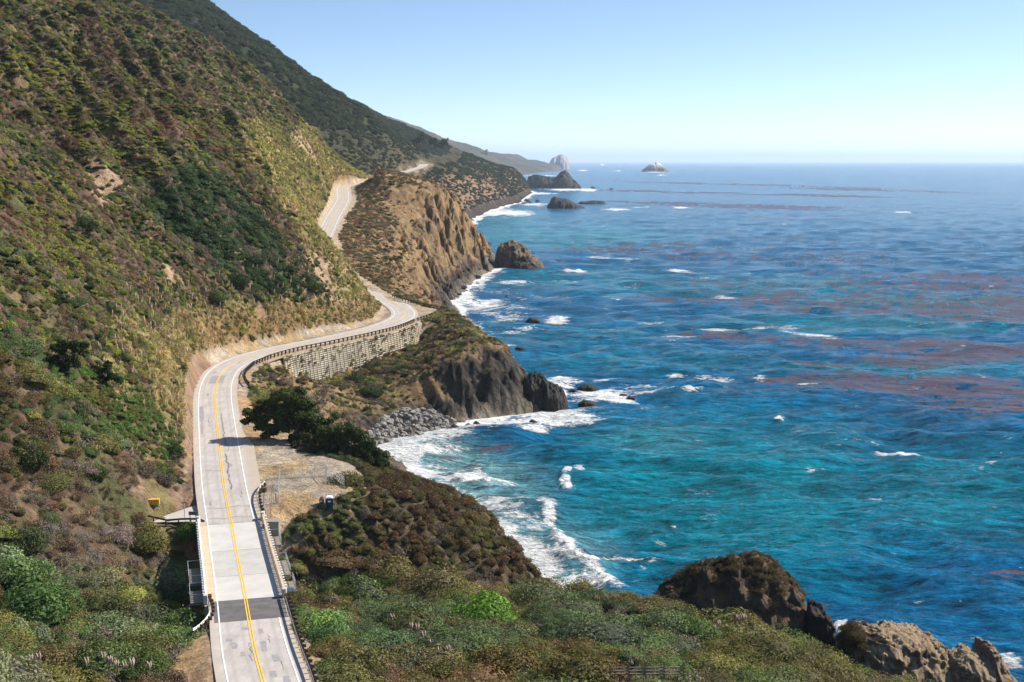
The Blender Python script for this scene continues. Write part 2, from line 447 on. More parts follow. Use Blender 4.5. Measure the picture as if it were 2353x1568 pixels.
def blob(PX, PY, cx, cy, rx, ry, ang=0.0, soft=0.45):
    a = math.radians(ang); dx = PX - cx; dy = PY - cy
    u = (dx * math.cos(a) + dy * math.sin(a)) / rx; v = (-dx * math.sin(a) + dy * math.cos(a)) / ry
    return 1 - sstep(1 - soft, 1 + soft, np.sqrt(u * u + v * v))

PPX, PPY = to_px(GX, GY, Z)
w1 = fbm(GX / 9, GY / 9, 4, seed=11); w2 = fbm(GX / 30, GY / 22, 3, seed=12)
PWX, PWY = PPX + w1 * 22, PPY + w2 * 22
slope2 = np.hypot(*np.gradient(blur(Z, 1)))
col = np.zeros(GX.shape + (3,)); col[:] = DRYBROWN
col = lerp3(col, OLIVE, sstep(-0.1, 0.35, w2))
col = lerp3(col, TAN * 0.75, sstep(0.15, 0.6, w1) * 0.6)
# yellow-green pampas slope
GRASS_BLOBS = [(650, 400, 50, 140, -32), (745, 560, 45, 120, -30), (800, 640, 50, 110, -38), (850, 700, 35, 60, -20), (735, 350, 55, 85, -38), (790, 400, 40, 50, -40),
               (330, 790, 90, 45, 45), (390, 900, 40, 80, -10), (250, 860, 60, 30, 40), (600, 745, 150, 38, -5), (520, 760, 60, 60, 0)]
grassy = np.zeros(GX.shape)
for b in GRASS_BLOBS: grassy = np.maximum(grassy, blob(PWX, PWY, *b))
grassy *= rough_l
col = lerp3(col, A3(.30, .25, .10), grassy * 0.8)
bare = np.zeros(GX.shape)
for b in [(238, 415, 28, 52, -25), (275, 450, 16, 30, -30), (390, 640, 12, 34, -25), (590, 715, 14, 20, 0), (705, 340, 16, 45, -35), (770, 690, 60, 22, 15), (820, 745, 45, 20, -10), (740, 620, 16, 60, -30), (380, 955, 28, 22, 20), (350, 1130, 60, 28, 10)]:
    bare = np.maximum(bare, blob(PWX, PWY, *b))
bare *= rough_l
col = lerp3(col, SOIL_PINK * 0.85, bare)
# cut bank beside the road, seaward soil, cliffs and wave-washed rock; shaded face of the near headland painted dark
bank = (1 - sstep(3, 8, edge_l - GX)) * landward
col = lerp3(col, TAN * A3(.62, .5, .4), bank * 0.85)
col = lerp3(col, A3(.19, .165, .07) + 0 * col, bank * sstep(1.0, 2.2, edge_l - GX) * (1 - sstep(340, 350, GY)) * .9)
sea_soil = seaward
ccol = lerp3(np.broadcast_to(CLIFF, col.shape), CLIFF * A3(1.3, 1.25, 1.2), sstep(-.2, .5, fbm(GX / 20, GY / 5, 4, seed=14)))
ccol = lerp3(ccol, np.broadcast_to(A3(.10, .065, .042), col.shape), sstep(.0, .45, fbm(diag / 9, GX / 30, 4, seed=18)) * .75)
ccol = lerp3(ccol, np.broadcast_to(A3(.30, .14, .07), col.shape), sstep(.25, .7, fbm(GX / 12, GY / 9, 3, seed=15)) * .45)
col = lerp3(col, ccol, sea_soil)
head_shade = np.exp(-(((GX + 6) / 17) ** 2 + ((GY - 395) / 26) ** 2) ** 1.5)
rocky = np.maximum(1 - sstep(3.0, 8.0 + w1 * 6 + 9 * sstep(520, 640, GY), Z), sstep(.12, .5, head_shade) * (1 - sstep(14, 19, Z + w1 * 3)) * .95) * seaward  # second term paints shade on the near headland face as dark rock
rc = lerp3(np.broadcast_to(ROCK, col.shape), ROCKL, sstep(0, .5, fbm(GX / 4, GY / 4, 4, seed=16)) * .6)
col = lerp3(col, rc, rocky)
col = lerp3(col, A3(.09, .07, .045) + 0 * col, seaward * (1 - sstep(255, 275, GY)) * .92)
# verges and pull-outs
pad = flat
gz = lerp3(np.broadcast_to(GRAVEL, col.shape), TAN * 1.15, sstep(-.1, .5, w1))
col = lerp3(col, gz, pad)
ditch = np.exp(-((GX - (edge_l + 1.0)) / 2.2) ** 2)
col = lerp3(col, A3(.20, .11, .07) + 0 * col, ditch * .7 * (GY < 345))
orange = np.zeros(GX.shape)
for b in [(655, 1170, 55, 26, 0), (580, 960, 30, 70, 0), (420, 1500, 50, 70, 20), (780, 1122, 60, 10, 0), (950, 404, 60, 8, 0)]:
    orange = np.maximum(orange, blob(PWX, PWY, *b))
col = lerp3(col, ORANGE * 1.1, orange * .75)
col *= (1 + 0.35 * fbm(GX / 3.1, GY / 3.1, 3, seed=17))[..., None]
col = np.clip(col, .01, .8)

# ------------------------------------------------------------------ ground material
t = NT('coastal_ground')
p = t.pos()
c0 = t.attr('gcol')
n1 = t.noise(p, 0.9, 8, 0.68); n2 = t.noise(p, 0.16, 5, 0.6); n3 = t.noise(t.scale(p, (1, 1, 0.3)), 2.3, 6, 0.7)
v1 = t.voro(t.scale(p, (1, 1, .45), (.4, .3, 0)), .4)
m = t.math('MULTIPLY', t.rng(n1, .28, .72, .55, 1.5), t.rng(n2, .3, .7, .8, 1.2))
c1 = t.mix(1.0, c0, m, 'MULTIPLY')
rk = t.attr('rocky', out='Fac')
hgt_ = t.math('ADD', t.math('MULTIPLY', n1, 1.2), t.math('MULTIPLY', v1, t.math('ADD', t.math('MULTIPLY', rk, 1.8), .35)))
hgt_ = t.math('ADD', hgt_, t.math('MULTIPLY', n3, .5))
GROUND = t.done(t.bsdf(c1, .9, t.bump(hgt_, 1.0, .9), .15))

def polar_grid(th0, th1, nc, Yr):
    th = np.radians(np.linspace(th0, th1, nc)); T = np.tan(th)
    X = Yr[:, None] * T[None, :]; Y = np.repeat(Yr[:, None], nc, 1)
    return X, Y

def grid_faces(nr, nc, maskv):
    i = np.arange(nr * nc).reshape(nr, nc)
    q = np.stack([i[:-1, :-1], i[:-1, 1:], i[1:, 1:], i[1:, :-1]], -1).reshape(-1, 4)
    q = q[maskv.ravel()[q].any(1)]
    used = np.zeros(nr * nc, bool); used[q] = True
    remap = np.cumsum(used) - 1
    return remap[q], used

ROADZ = 0.05
# near land sheet
Yr = np.geomspace(66, 1090, 900)
PX_, PY_ = polar_grid(-30, 27, 860, Yr)
PXc = np.clip(PX_, NX0 + 1, NX1 - 1)
pz = ground(PXc, PY_)
fine = samp(rough_l + rough_s * .8, PXc, PY_)
PX_ = PX_ + 0
pz = pz + fine * fbm(PX_ / 2.2, PY_ / 2.2, 3, seed=21) * .45
rk_ = samp(rocky, PXc, PY_)
pz = pz + np.clip(rk_, 0, 1) * sstep(-1, 1, pz) * (ridged(PX_ / 3.2, PY_ / 3.2, 4, seed=22) - .5) * 2.4
maskv = (pz > -2.5) & (PX_ > NX0 + 2) & (PX_ < NX1 - 2)
f, used = grid_faces(*PX_.shape, maskv)
co = np.stack([PX_, PY_, pz], -1).reshape(-1, 3)[used]
gc = np.stack([samp(col[..., k], PXc, PY_) for k in range(3)], -1).reshape(-1, 3)[used]
me = np_mesh('coastal_slope', co, f, True, {'gcol': gc}, {'rocky': rk_.ravel()[used]})
land = link('coastal_slope', me, GROUND)
prop(land, 'steep scrub covered coastal hillside and headlands falling to the sea', kind='structure')

# ------------------------------------------------------------------ far coast
FAR = [
 (1040,[(0,100),(250,170),(470,250),(625,310),(750,370),(850,411),(900,409),(930,418),(960,440),(985,480),(1010,530),(1030,583)]),
 (1200,[(-100,0),(200,100),(400,180),(600,270),(750,350),(870,406),(905,405),(930,425),(955,455),(985,495),(1010,535),(1033,558)]),
 (1400,[(-50,-100),(200,0),(420,70),(600,170),(760,290),(896,398),(930,400),(962,425),(992,452),(1020,485),(1040,515),(1055,532)]),
 (1600,[(0,-150),(300,-60),(468,10),(650,137),(800,240),(940,380),(968,386),(995,402),(1020,427),(1045,465),(1065,495),(1074,510)]),
 (1750,[(100,-150),(330,-80),(475,0),(660,132),(830,253),(950,362),(985,378),(1010,388),(1040,410),(1065,445),(1082,480),(1091,499)]),
 (1950,[(100,0),(330,80),(475,130),(660,215),(830,290),(955,352),(990,374),(1030,387),(1065,412),(1090,440),(1108,466),(1116,486)]),
 (2100,[(100,30),(330,100),(475,150),(660,220),(830,285),(950,338),(1000,362),(1050,385),(1090,410),(1115,440),(1132,463),(1140,478)]),
 (2400,[(100,0),(330,90),(475,140),(660,205),(830,275),(940,322),(1010,350),(1070,375),(1120,395),(1155,425),(1180,450),(1190,464)]),
 (2800,[(100,0),(330,80),(475,130),(660,195),(830,258),(900,290),(965,320),(1040,347),(1110,374),(1165,390),(1195,425),(1206,450)]),
 (3150,[(100,0),(330,80),(475,130),(660,195),(830,256),(885,281),(955,316),(1030,342),(1110,371),(1180,386),(1207,412),(1222,441)]),
 (3500,[(100,100),(330,150),(475,200),(660,250),(830,300),(890,320),(955,345),(1030,365),(1110,385),(1150,400),(1175,418),(1190,434)]),
]
FSEC = [(Y, P[:6], P[6:]) for Y, P in FAR]
fx0, fx1, fy0, fy1 = -1300.0, 300.0, 1045.0, 3500.0
fgx, fgy, FZ, fcx, fcz = raster(FSEC, fx0, fx1, 3.0, fy0, fy1, 6.0, road=False, sm=5)
FGX, FGY = np.meshgrid(fgx, fgy)
ffoot = fcx[:, 12][:, None]
on = sstep(0, 40, ffoot - FGX)
rdist = np.abs(FGX - road_x(FGY)); near_road = (1 - sstep(8, 40, rdist)) * (FGY < 1760)
relief = fbm(FGX / 240, FGY / 260, 4, seed=31) * 30 + (ridged(FGX / 150, FGY / 110, 4, seed=32) - .55) * 26 + fbm(FGX / 40, FGY / 45, 4, seed=33) * 8
slopeF = np.hypot(*np.gradient(FZ, 6.0, 3.0))
amp = on * (1 - near_road) * np.clip((FZ) / 120, 0.12, 1) * .55
FZ = FZ + relief * amp * .8
FZ = FZ + on * (1 - near_road) * (ridged(FGX / 60, FGY / 28, 4, seed=34) - .6) * 9 * np.clip(slopeF - .4, 0, 1)
onr = (np.abs(FGX - road_x(FGY)) < 9) & (FGY < 1755)
FZ = np.where(onr, road_z(FGY) - .6, FZ)
def fground(X, Y): return samp(FZ, X, Y, fx0, fy0, 3.0, 6.0)
fc = np.zeros(FGX.shape + (3,)); fc[:] = A3(.04, .046, .028)
fw = fbm(FGX / 80, FGY / 90, 5, seed=35); fw2 = fbm(FGX / 25, FGY / 30, 4, seed=36)
fc = lerp3(fc, A3(.075, .062, .045), sstep(.0, .45, fw) * .8)
fc = lerp3(fc, A3(.05, .07, .025), sstep(.1, .5, fw2) * .6)
lower = 1 - sstep(60, 130, FZ)
fc = lerp3(fc, A3(.085, .066, .045), lower * .5)
clf = sstep(.65, 1.1, np.hypot(*np.gradient(FZ, 6.0, 3.0))) * (1 - sstep(55, 80, FZ))
fc = lerp3(fc, A3(.25, .155, .10), clf * .85)
fc = lerp3(fc, ROCK * 1.3, (1 - sstep(9, 24, FZ + fw2 * 10)) * .9)
fc = lerp3(fc, GRAVEL * .8, near_road * (rdist < 8) * .8)
fc *= (1 + .3 * fbm(FGX / 12, FGY / 14, 3, seed=37))[..., None]
mv = (FZ > -2.5)
f, used = grid_faces(*FGX.shape, mv)
co = np.stack([FGX, FGY, FZ], -1).reshape(-1, 3)[used]
t = NT('far_ground')
p = t.pos()
n1 = t.noise(p, 0.12, 7, 0.7); n2 = t.noise(p, 0.02, 5, .6)
c1 = t.mix(1.0, t.attr('gcol'), t.math('MULTIPLY', t.rng(n1, .3, .7, .6, 1.45), t.rng(n2, .3, .7, .8, 1.2)), 'MULTIPLY')
FARMAT = t.done(t.bsdf(c1, .95, t.bump(n1, 1.0, 5.0), .05))
me = np_mesh('far_mountain', co, f, True, {'gcol': np.clip(fc, .01, .7).reshape(-1, 3)[used]})
prop(link('far_mountain', me, FARMAT), 'dark green coastal mountain sloping down to the far cliffs', kind='structure')

# most distant capes, pale with haze
DIST = [
 (5200,[(500,300),(860,330),(905,340),(955,352),(1000,362),(1040,372),(1080,385),(1100,395),(1115,404),(1125,410),(1130,413),(1133,413.5)]),
 (6500,[(500,150),(860,266),(900,281),(950,300),(1000,323),(1040,343),(1080,360),(1110,380),(1140,392),(1160,399),(1172,403),(1180,405)]),
 (8500,[(500,150),(862,263),(905,279),(958,298),(1010,318),(1060,338),(1100,352),(1150,372),(1190,382),(1215,388),(1228,394),(1234,397)]),
 (10500,[(500,170),(862,266),(905,281),(958,300),(1020,322),(1080,344),(1130,353),(1170,359),(1215,374),(1262,377),(1288,380),(1296,391)]),
 (11500,[(500,170),(862,268),(905,284),(958,302),(1030,327),(1100,349),(1160,358),(1186,351),(1212,366),(1240,370),(1252,382),(1256,390)]),
]
DSEC = [(Y, P[:6], P[6:]) for Y, P in DIST]
dgx, dgy, DZ, dcx, dcz = raster(DSEC, -3200, 800, 14.0, 5200, 11500, 40.0, road=False, sm=3)
DGX, DGY = np.meshgrid(dgx, dgy)
don = sstep(0, 150, dcx[:, 12][:, None] - DGX)
DZ = DZ + don * (fbm(DGX / 300, DGY / 500, 5, seed=41) * 26 + (ridged(DGX / 200, DGY / 400, 4, seed=42) - .5) * 18) * np.clip(DZ / 150, .1, 1)
dc = np.zeros(DGX.shape + (3,)); dc[:] = A3(.045, .05, .04)
dc = lerp3(dc, A3(.09, .07, .055), sstep(-.1, .4, fbm(DGX / 250, DGY / 400, 4, seed=43)))
f, used = grid_faces(*DGX.shape, DZ > -2.5)
co = np.stack([DGX, DGY, DZ], -1).reshape(-1, 3)[used]
me = np_mesh('distant_hills', co, f, True, {'gcol': dc.reshape(-1, 3)[used]})
prop(link('distant_hills', me, FARMAT), 'hazy blue capes running out to sea at the horizon', kind='structure')
# ------------------------------------------------------------------ the sea
FOAM = [ # sheet x, y, half width, half height, strength, tilt
 (880,1045,55,42,1.1,-30),(930,1040,90,30,1.0,-15),(1040,1005,110,20,.85,-6),(1000,1030,90,20,.7,-10),(1280,955,95,26,1.15,-4),(1230,985,45,14,1.0,0),(1330,962,60,16,.9,0),
 (1390,905,130,17,.95,0),(1290,880,50,14,.9,0),(1470,905,60,10,.8,0),(1340,935,60,10,.7,0),(1080,1102,78,13,1.2,8),(1150,1110,60,8,.9,4),(930,1090,60,20,.9,0),
 (1150,1165,70,24,.72,12),(1180,1190,60,20,.7,12),(1258,1160,34,22,1.2,30),(1300,1112,17,11,1.2,10),(1302,1090,18,9,1.0,-35),(1330,1072,18,6,.8,10),(1300,1270,45,24,1.2,35),(1345,1300,80,16,1.05,22),
 (1230,1225,45,50,.75,40),(1265,1300,50,40,.85,20),(1350,1330,110,24,.9,6),(1420,1290,50,12,.6,10),(2068,1038,66,8,1.15,2),(1790,960,15,5,1.1,0),(1830,992,30,3,.7,2),(1960,1010,90,4,.55,8),(1590,903,32,8,1.2,0),
 (1640,868,70,8,.75,4),(1560,863,50,5,.7,0),(1745,872,22,5,.9,0),(1280,735,34,8,1.15,0),(1180,737,45,5,.7,0),(1150,490,90,9,1.1,0),(1120,481,60,6,1.0,0),(1230,470,50,5,.8,0),(1100,640,38,26,.95,-20),
 (1060,690,50,22,1.0,-15),(1130,670,70,8,.6,0),(1150,710,90,6,.7,0),(1160,730,60,6,.6,0),(1130,795,70,7,.9,0),(1160,760,60,5,.6,0),(1110,745,50,5,.7,0),(1320,627,35,3,1.1,0),(1560,622,45,5,.85,3),(1400,595,90,3,.8,3),
 (1700,756,150,6,.95,-1),(1560,775,60,4,.8,-2),(1860,770,90,4,.8,2),(2180,745,150,5,.4,3),(1670,683,60,4,.7,0),(1400,684,60,4,.5,0),(1300,645,60,4,.6,0),(1250,690,70,4,.5,0),(2075,487,24,2.4,1.2,0),(1565,477,26,2.6,1.2,3),(1415,482,38,2.6,1.1,0),
 (1470,476,25,2,.9,0),(2320,1508,45,22,.95,10),(2230,1495,40,8,.5,0),(1932,1450,18,20,1.1,30),(2200,1460,60,8,.4,0),(1545,1212,14,6,1.0,10),(1350,437,26,4,1.1,0),(1300,436,50,4,1.0,0),(1250,431,50,4,1.1,0),(1240,445,55,3,.9,0),
 (1290,410,22,2,1.0,0),(1245,404,50,1.6,.9,0),(1340,392,14,1.6,1.0,0),(1384,379,5,2,1.2,0),(1505,396,34,1.8,.9,0),(1520,403,18,1.5,.9,0),(1418,393,16,1.2,1,0),(1265,380,26,1.8,.8,0),(1210,392,30,1.5,.9,0),
 (1262,1185,20,22,1.1,0),(1280,1232,18,22,1.1,15),(1296,1268,26,20,1.2,30),(1400,1335,50,14,1.0,15),(1240,1290,70,45,.75,40),(1210,1240,40,50,.7,50),(1000,1075,150,30,.55,5),(900,1080,40,25,.9,0),(1120,1060,120,12,.5,0),(1060,1130,90,14,.8,10),(1200,1150,50,14,.6,10),
 (1450,890,100,10,.6,0),(1240,680,120,6,.55,2),(1120,700,60,12,.9,-10),(1180,650,60,6,.7,0),(1140,720,110,10,.6,0),(1620,640,60,4,.5,0),(1500,740,60,4,.6,0),(1450,655,50,3,.5,0),(1210,755,70,6,.6,0),(1600,955,50,5,.4,0),(1000,690,30,14,1.1,-10),(1260,925,24,16,1.3,-20),(1200,973,60,10,.9,0),(1290,905,20,22,1.0,0),(1390,877,40,6,.8,0),(1580,1410,40,14,.4,0),(1150,1210,40,20,.6,20),(1390,760,60,3,.35,0),(1480,930,70,6,.35,0),(1520,1240,20,4,.5,10)]
FAM = []
for px, py, rx, ry, s, tl in FOAM:
    x, y = at_z(px, py, 0.0)
    x1, y1 = at_z(px, py + ry, 0.0); x2, y2 = at_z(px, py - ry, 0.0)
    FAM.append((px, py, rx, ry, s, tl))
KELP = [ # sheet x, y, half width, half height
 (1480,578,230,9),(1760,590,330,17),(1600,568,260,5),(1880,608,120,5),(2120,635,330,9),(1660,650,150,7),(2100,655,300,16),(2000,690,420,26),(1900,700,260,22),(2250,720,260,22),(1600,690,160,7),
 (1660,772,130,7),(2040,790,330,15),(2220,810,220,22),(2100,830,160,14),(2120,885,310,28),(2280,935,180,26),(1840,878,150,9),(1720,476,260,5),(1560,442,260,3),(2000,437,260,3),(1900,450,160,3),(1640,470,300,3.5),
 (1720,425,330,2.5),(2330,1322,60,16),(1500,557,120,3),(1760,548,200,2.5),(2330,690,120,14),(1130,1030,70,7),(1070,1050,60,9),(1890,840,90,5)]
Yn = 1.0 / np.linspace(1 / 128.0, 1 / 15000.0, 1050)
Yf = np.geomspace(15000, 110000, 24)[1:]
Yr = np.concatenate([[70, 90, 105, 116], Yn, Yf])
SX, SY = polar_grid(-20, 31, 1300, Yr)
nearmask = (SY < 1095) & (SX > NX0) & (SX < NX1)
gl = np.where(nearmask, samp(Z, np.clip(SX, NX0, NX1), np.clip(SY, NY0, NY1)), -9)
fm_ = (SY > fy0) & (SY < fy1) & (SX > fx0) & (SX < fx1)
gl = np.where(fm_, np.maximum(gl, samp(FZ, SX, SY, fx0, fy0, 3.0, 6.0)), gl)
WPX, WPY = to_px(SX, SY, 0 * SX)
row = np.abs(np.gradient(Yr))[:, None] + 0 * SX
def band(amp, lam): return amp * (1 - sstep(.22, .45, row / lam))
swell = 0
for a, lam, ang, ph in [(.40, 150, 5, 2.9), (.30, 85, -3, .9), (.40, 46, 14, 0.3), (.30, 31, -8, 1.7), (.17, 18, 24, 4.1), (.10, 11, -20, 2.2)]:
    r = math.radians(ang); d = SX * math.sin(r) + SY * math.cos(r)
    d = d + fbm(SX / 60, SY / 60, 2, seed=lam) * lam * .7
    env = .55 + .9 * np.clip(fbm(SX / 110, SY / 70, 2, seed=ang) + .35, 0, 1.2)
    w_ = np.sin(2 * np.pi * d / lam + ph); swell = swell + band(a * 1.25, lam) * env * (w_ + .35 * w_ * np.abs(w_))
chop = band(.48, 7) * fbm(SX / 9, SY / 3.6, 3, seed=51) + band(.2, 2.4) * fbm(SX / 2.6, SY / 1.3, 2, seed=52)
wz = swell + chop
shal = np.zeros(SX.shape)
landm = (Z > 0).astype(float)
prox = samp(blur(landm, 9), np.clip(SX, NX0, NX1), np.clip(SY, NY0, NY1)) * (SY < 1085)
prox2 = samp(blur(landm, 3), np.clip(SX, NX0, NX1), np.clip(SY, NY0, NY1)) * (SY < 1085)
flandm = (FZ > 0).astype(float)
fprox = samp(blur(flandm, 4), SX, SY, fx0, fy0, 3.0, 6.0) * fm_
stv = fbm(SX / 16, SY / 7, 4, seed=53)
foam = sstep(.0, .4, prox2 + stv * .14) * 1.1 + sstep(.03, .45, prox + stv * .10) * .85 * (SY > 205) + sstep(.02, .4, fprox + stv * .1) * 1.0
wob = fbm(SX / 14, SY / 9, 3, seed=54)
for px, py, rx, ry, s, tl in FAM:
    sel = (np.abs(WPX - px) < rx * 1.9 + ry) & (np.abs(WPY - py) < ry * 2.2 + rx * abs(math.sin(math.radians(tl))) * 1.6)
    if not sel.any(): continue
    a = math.radians(tl); dx = WPX[sel] - px + wob[sel] * rx * .25; dy = WPY[sel] - py + wob[sel] * ry * .5
    u = (dx * math.cos(a) + dy * math.sin(a)) / rx; v = (-dx * math.sin(a) + dy * math.cos(a)) / ry
    q = 1 - sstep(.1, 1.6, np.sqrt(u * u + v * v))
    foam[sel] = np.maximum(foam[sel], q * s)
    q = q * np.clip(.75 + 1.1 * fbm(SX[sel] / 5, SY[sel] / 2.2, 3, seed=px), 0, 1.3)
    if s >= 1.0 and 130 < at_z(px, py, 0)[1] < 900: wz[sel] += q * .9 * (1 if ry < 20 else .5)
foam = np.clip(foam, 0, 1.2)
kelp = np.zeros(SX.shape)
for px, py, rx, ry in KELP:
    kelp = np.maximum(kelp, blob(WPX + wob * 30, WPY + stv * ry * .35, px, py, rx, ry, 1.5, .5))
streak = fbm(SX / 120 + wob, (SY + .12 * SX + stv * 8) / np.clip(SY / 26, 10, 60), 4, seed=56)          # long wind rows, seen flat along the shore
kelp = np.clip(kelp * sstep(-.34, .12, streak + .08), 0, 1)
wz = wz * (1 - .45 * kelp) * (1 - .5 * sstep(.15, .6, prox))
teal = np.zeros(SX.shape)
for px, py, rx, ry, s in [(1650,1150,420,190,1.0),(1250,545,260,28,.9),(1130,500,160,18,.8),(1300,770,260,30,.35),(2150,690,350,20,.6),(2000,745,400,22,.8),(1700,660,350,24,.6),(1450,830,300,30,.45),(2050,850,350,16,.7),(1330,640,230,25,.55),(2150,1130,300,110,.8),(1500,1010,200,40,.9),(1780,1300,260,70,.4)]:
    teal = np.maximum(teal, .8 * s * blob(WPX + wob * 60, WPY + stv * 14, px, py, rx, ry, 0, .6))
pale = np.clip(sstep(.1, .8, prox) + sum(s * blob(WPX, WPY, px, py, rx, ry, 0, .5) for px, py, rx, ry, s in [(1050,1120,200,80,.9),(1250,1270,160,80,.7),(980,1060,140,60,.8),(1500,1010,120,40,.2)]), 0, 1)
far_ = 1.0 - np.exp(-SY / 1500)
wc = np.zeros(SX.shape + (3,))
DEEP, TEAL, PALE, KLP, FARB = A3(.0, .125, .285), A3(.0, .225, .285), A3(.16, .34, .36), A3(.085, .05, .045), A3(.0, .125, .27)
wc[:] = DEEP; wc = lerp3(wc, FARB, far_); wc = lerp3(wc, TEAL, np.clip(teal, 0, 1)); wc = lerp3(wc, PALE, pale * .85)
wc *= (1 + .13 * fbm(SX / 40, SY / 26, 4, seed=57))[..., None]
f, used = grid_faces(*SX.shape, gl < 2.0)
co = np.stack([SX, SY, wz], -1).reshape(-1, 3)[used]
fo_, ke_ = foam.ravel()[used], kelp.ravel()[used]

t = NT('sea_water')
p = t.pos()
fa = t.attr('foam', out='Fac'); ka = t.attr('kelp', out='Fac'); base = t.attr('wcol')
lac = t.noise(t.scale(p, (1, 1.7, 1)), .55, 9, .72, .8); lac2 = t.noise(t.scale(p, (1, 2.2, 1)), .09, 6, .65, .5)
vor = t.voro(t.scale(p, (1, 1.5, 1)), .35, 'DISTANCE_TO_EDGE')
web = t.rng(vor, 0, .22, .22, 0)
fv = t.math('ADD', t.math('MULTIPLY', fa, 1.0), t.math('MULTIPLY', t.math('SUBTRACT', lac, .5), 2.0))
fv = t.math('ADD', fv, t.math('MULTIPLY', t.math('SUBTRACT', lac2, .5), 1.9))
fv = t.math('ADD', fv, t.math('MULTIPLY', web, fa))
fmask = t.rng(fv, .52, .95, 0, 1, True)
wn = t.noise(t.scale(p, (1, 3.2, 1)), .17, 6, .62, .3); wn2 = t.noise(t.scale(p, (1, 3.4, 1)), .055, 9, .70)
fleck = t.math('MULTIPLY', t.rng(t.noise(t.scale(p, (1, 2.5, 1)), .045, 10, .78), .715, .75, 0, 1), .8)
fleck = t.math('MULTIPLY', fleck, t.math('SUBTRACT', 1.0, ka, clamp=True))
fmask = t.math('MAXIMUM', fmask, fleck)
kn = t.noise(t.scale(p, (.22, 1.1, 1)), .42, 9, .72, .6)
kmask = t.rng(t.math('ADD', ka, t.math('MULTIPLY', t.math('SUBTRACT', kn, .5), 3.0)), .34, .92, 0, 1, True)
c = t.mix(1.0, base, t.rng(wn, .34, .66, .48, 1.5), 'MULTIPLY')
c = t.mix(1.0, c, t.rng(wn2, .33, .67, .55, 1.5), 'MULTIPLY')
c = t.mix(t.math('MULTIPLY', kmask, .78), c, (.15, .092, .105))
c = t.mix(fmask, c, (.86, .88, .88))
rough = t.math('ADD', t.math('MULTIPLY', fmask, .55), t.math('MULTIPLY', kmask, .3)); rough = t.math('ADD', rough, .16)
hb = t.math('ADD', t.math('MULTIPLY', t.noise(t.scale(p, (1, 2.2, 1)), 1.1, 7, .62), .35), t.math('MULTIPLY', wn, 1.1))
hb = t.math('ADD', hb, t.math('MULTIPLY', wn2, 4.0))
wn3 = t.noise(t.scale(p, (1, 3.0, 1)), .014, 8, .68); hb = t.math('ADD', hb, t.math('MULTIPLY', wn3, 13.0))
c = t.mix(1.0, c, t.rng(wn3, .35, .65, .72, 1.25), 'MULTIPLY')
hb = t.math('ADD', hb, t.math('MULTIPLY', fmask, .35))
b = t.bsdf(c, rough, t.bump(hb, 1.0, 1.3), .17)
b.inputs['IOR'].default_value = 1.33
SEA = t.done(b)
qf = fo_[f].mean(1) > .62; qk = (ke_[f].mean(1) > .5) & ~qf
wcf = wc.reshape(-1, 3)[used]
# one sheet, cut where foam or kelp covers it; shared normals keep the cuts unseen
full = np_mesh('water', co, f, True)
nr = np.zeros(len(co) * 3, dtype=np.float32); full.vertices.foreach_get('normal', nr); nr = nr.reshape(-1, 3)
def sea_piece(name, sel, label, kind):
    q = f[sel]; u = np.zeros(len(co), bool); u[q] = True; rm = np.cumsum(u) - 1
    me = np_mesh(name, co[u], rm[q], True, {'wcol': wcf[u]}, {'foam': fo_[u], 'kelp': ke_[u]})
    me.normals_split_custom_set_from_vertices(nr[u])
    prop(link(name, me, SEA), label, kind=kind)
sea_piece('water', ~(qf | qk), 'blue and turquoise ocean water with low swell', 'structure')
sea_piece('sea_foam', qf, 'white surf and foam breaking along the rocks and in the cove', 'stuff')
sea_piece('kelp', qk, 'long brown purple bands of floating kelp on the blue water', 'stuff')
bpy.data.meshes.remove(full)
sb = MB(); sb.poly([(-120000, 60, -7), (120000, 60, -7), (120000, 110000, -7), (-120000, 110000, -7)])
prop(sb.build('sea_bed', plain('sea_floor_sand', (.03, .07, .09), .9)), 'dark sea bed under the water', kind='structure')
# ------------------------------------------------------------------ the highway
def road_pt(Y, d, dz=0.0):
    dx = float(road_dx(Y)); k = math.sqrt(1 + dx * dx)
    return (float(road_x(Y)) + d / k, Y - d * dx / k, float(road_z(Y)) + dz)
def ribbon(mb, Y0, Y1, d0, d1, dz=0.0, step=2.0, wob=0.0, dz1=None):
    n = max(1, int(round((Y1 - Y0) / step))); base = len(mb.v)
    for i in range(n + 1):
        Y = Y0 + (Y1 - Y0) * i / n
        a = d0(Y) if callable(d0) else d0; b = d1(Y) if callable(d1) else d1
        if wob:
            a += wob * math.sin(Y * 1.9 + math.sin(Y * .7) * 2); b += wob * math.sin(Y * 1.3 + 1 + math.sin(Y * .9) * 2)
        mb.v.append(road_pt(Y, a, dz)); mb.v.append(road_pt(Y, b, dz if dz1 is None else dz1))
    for i in range(n):
        q = base + 2 * i; mb.f.append((q, q + 1, q + 3, q + 2))

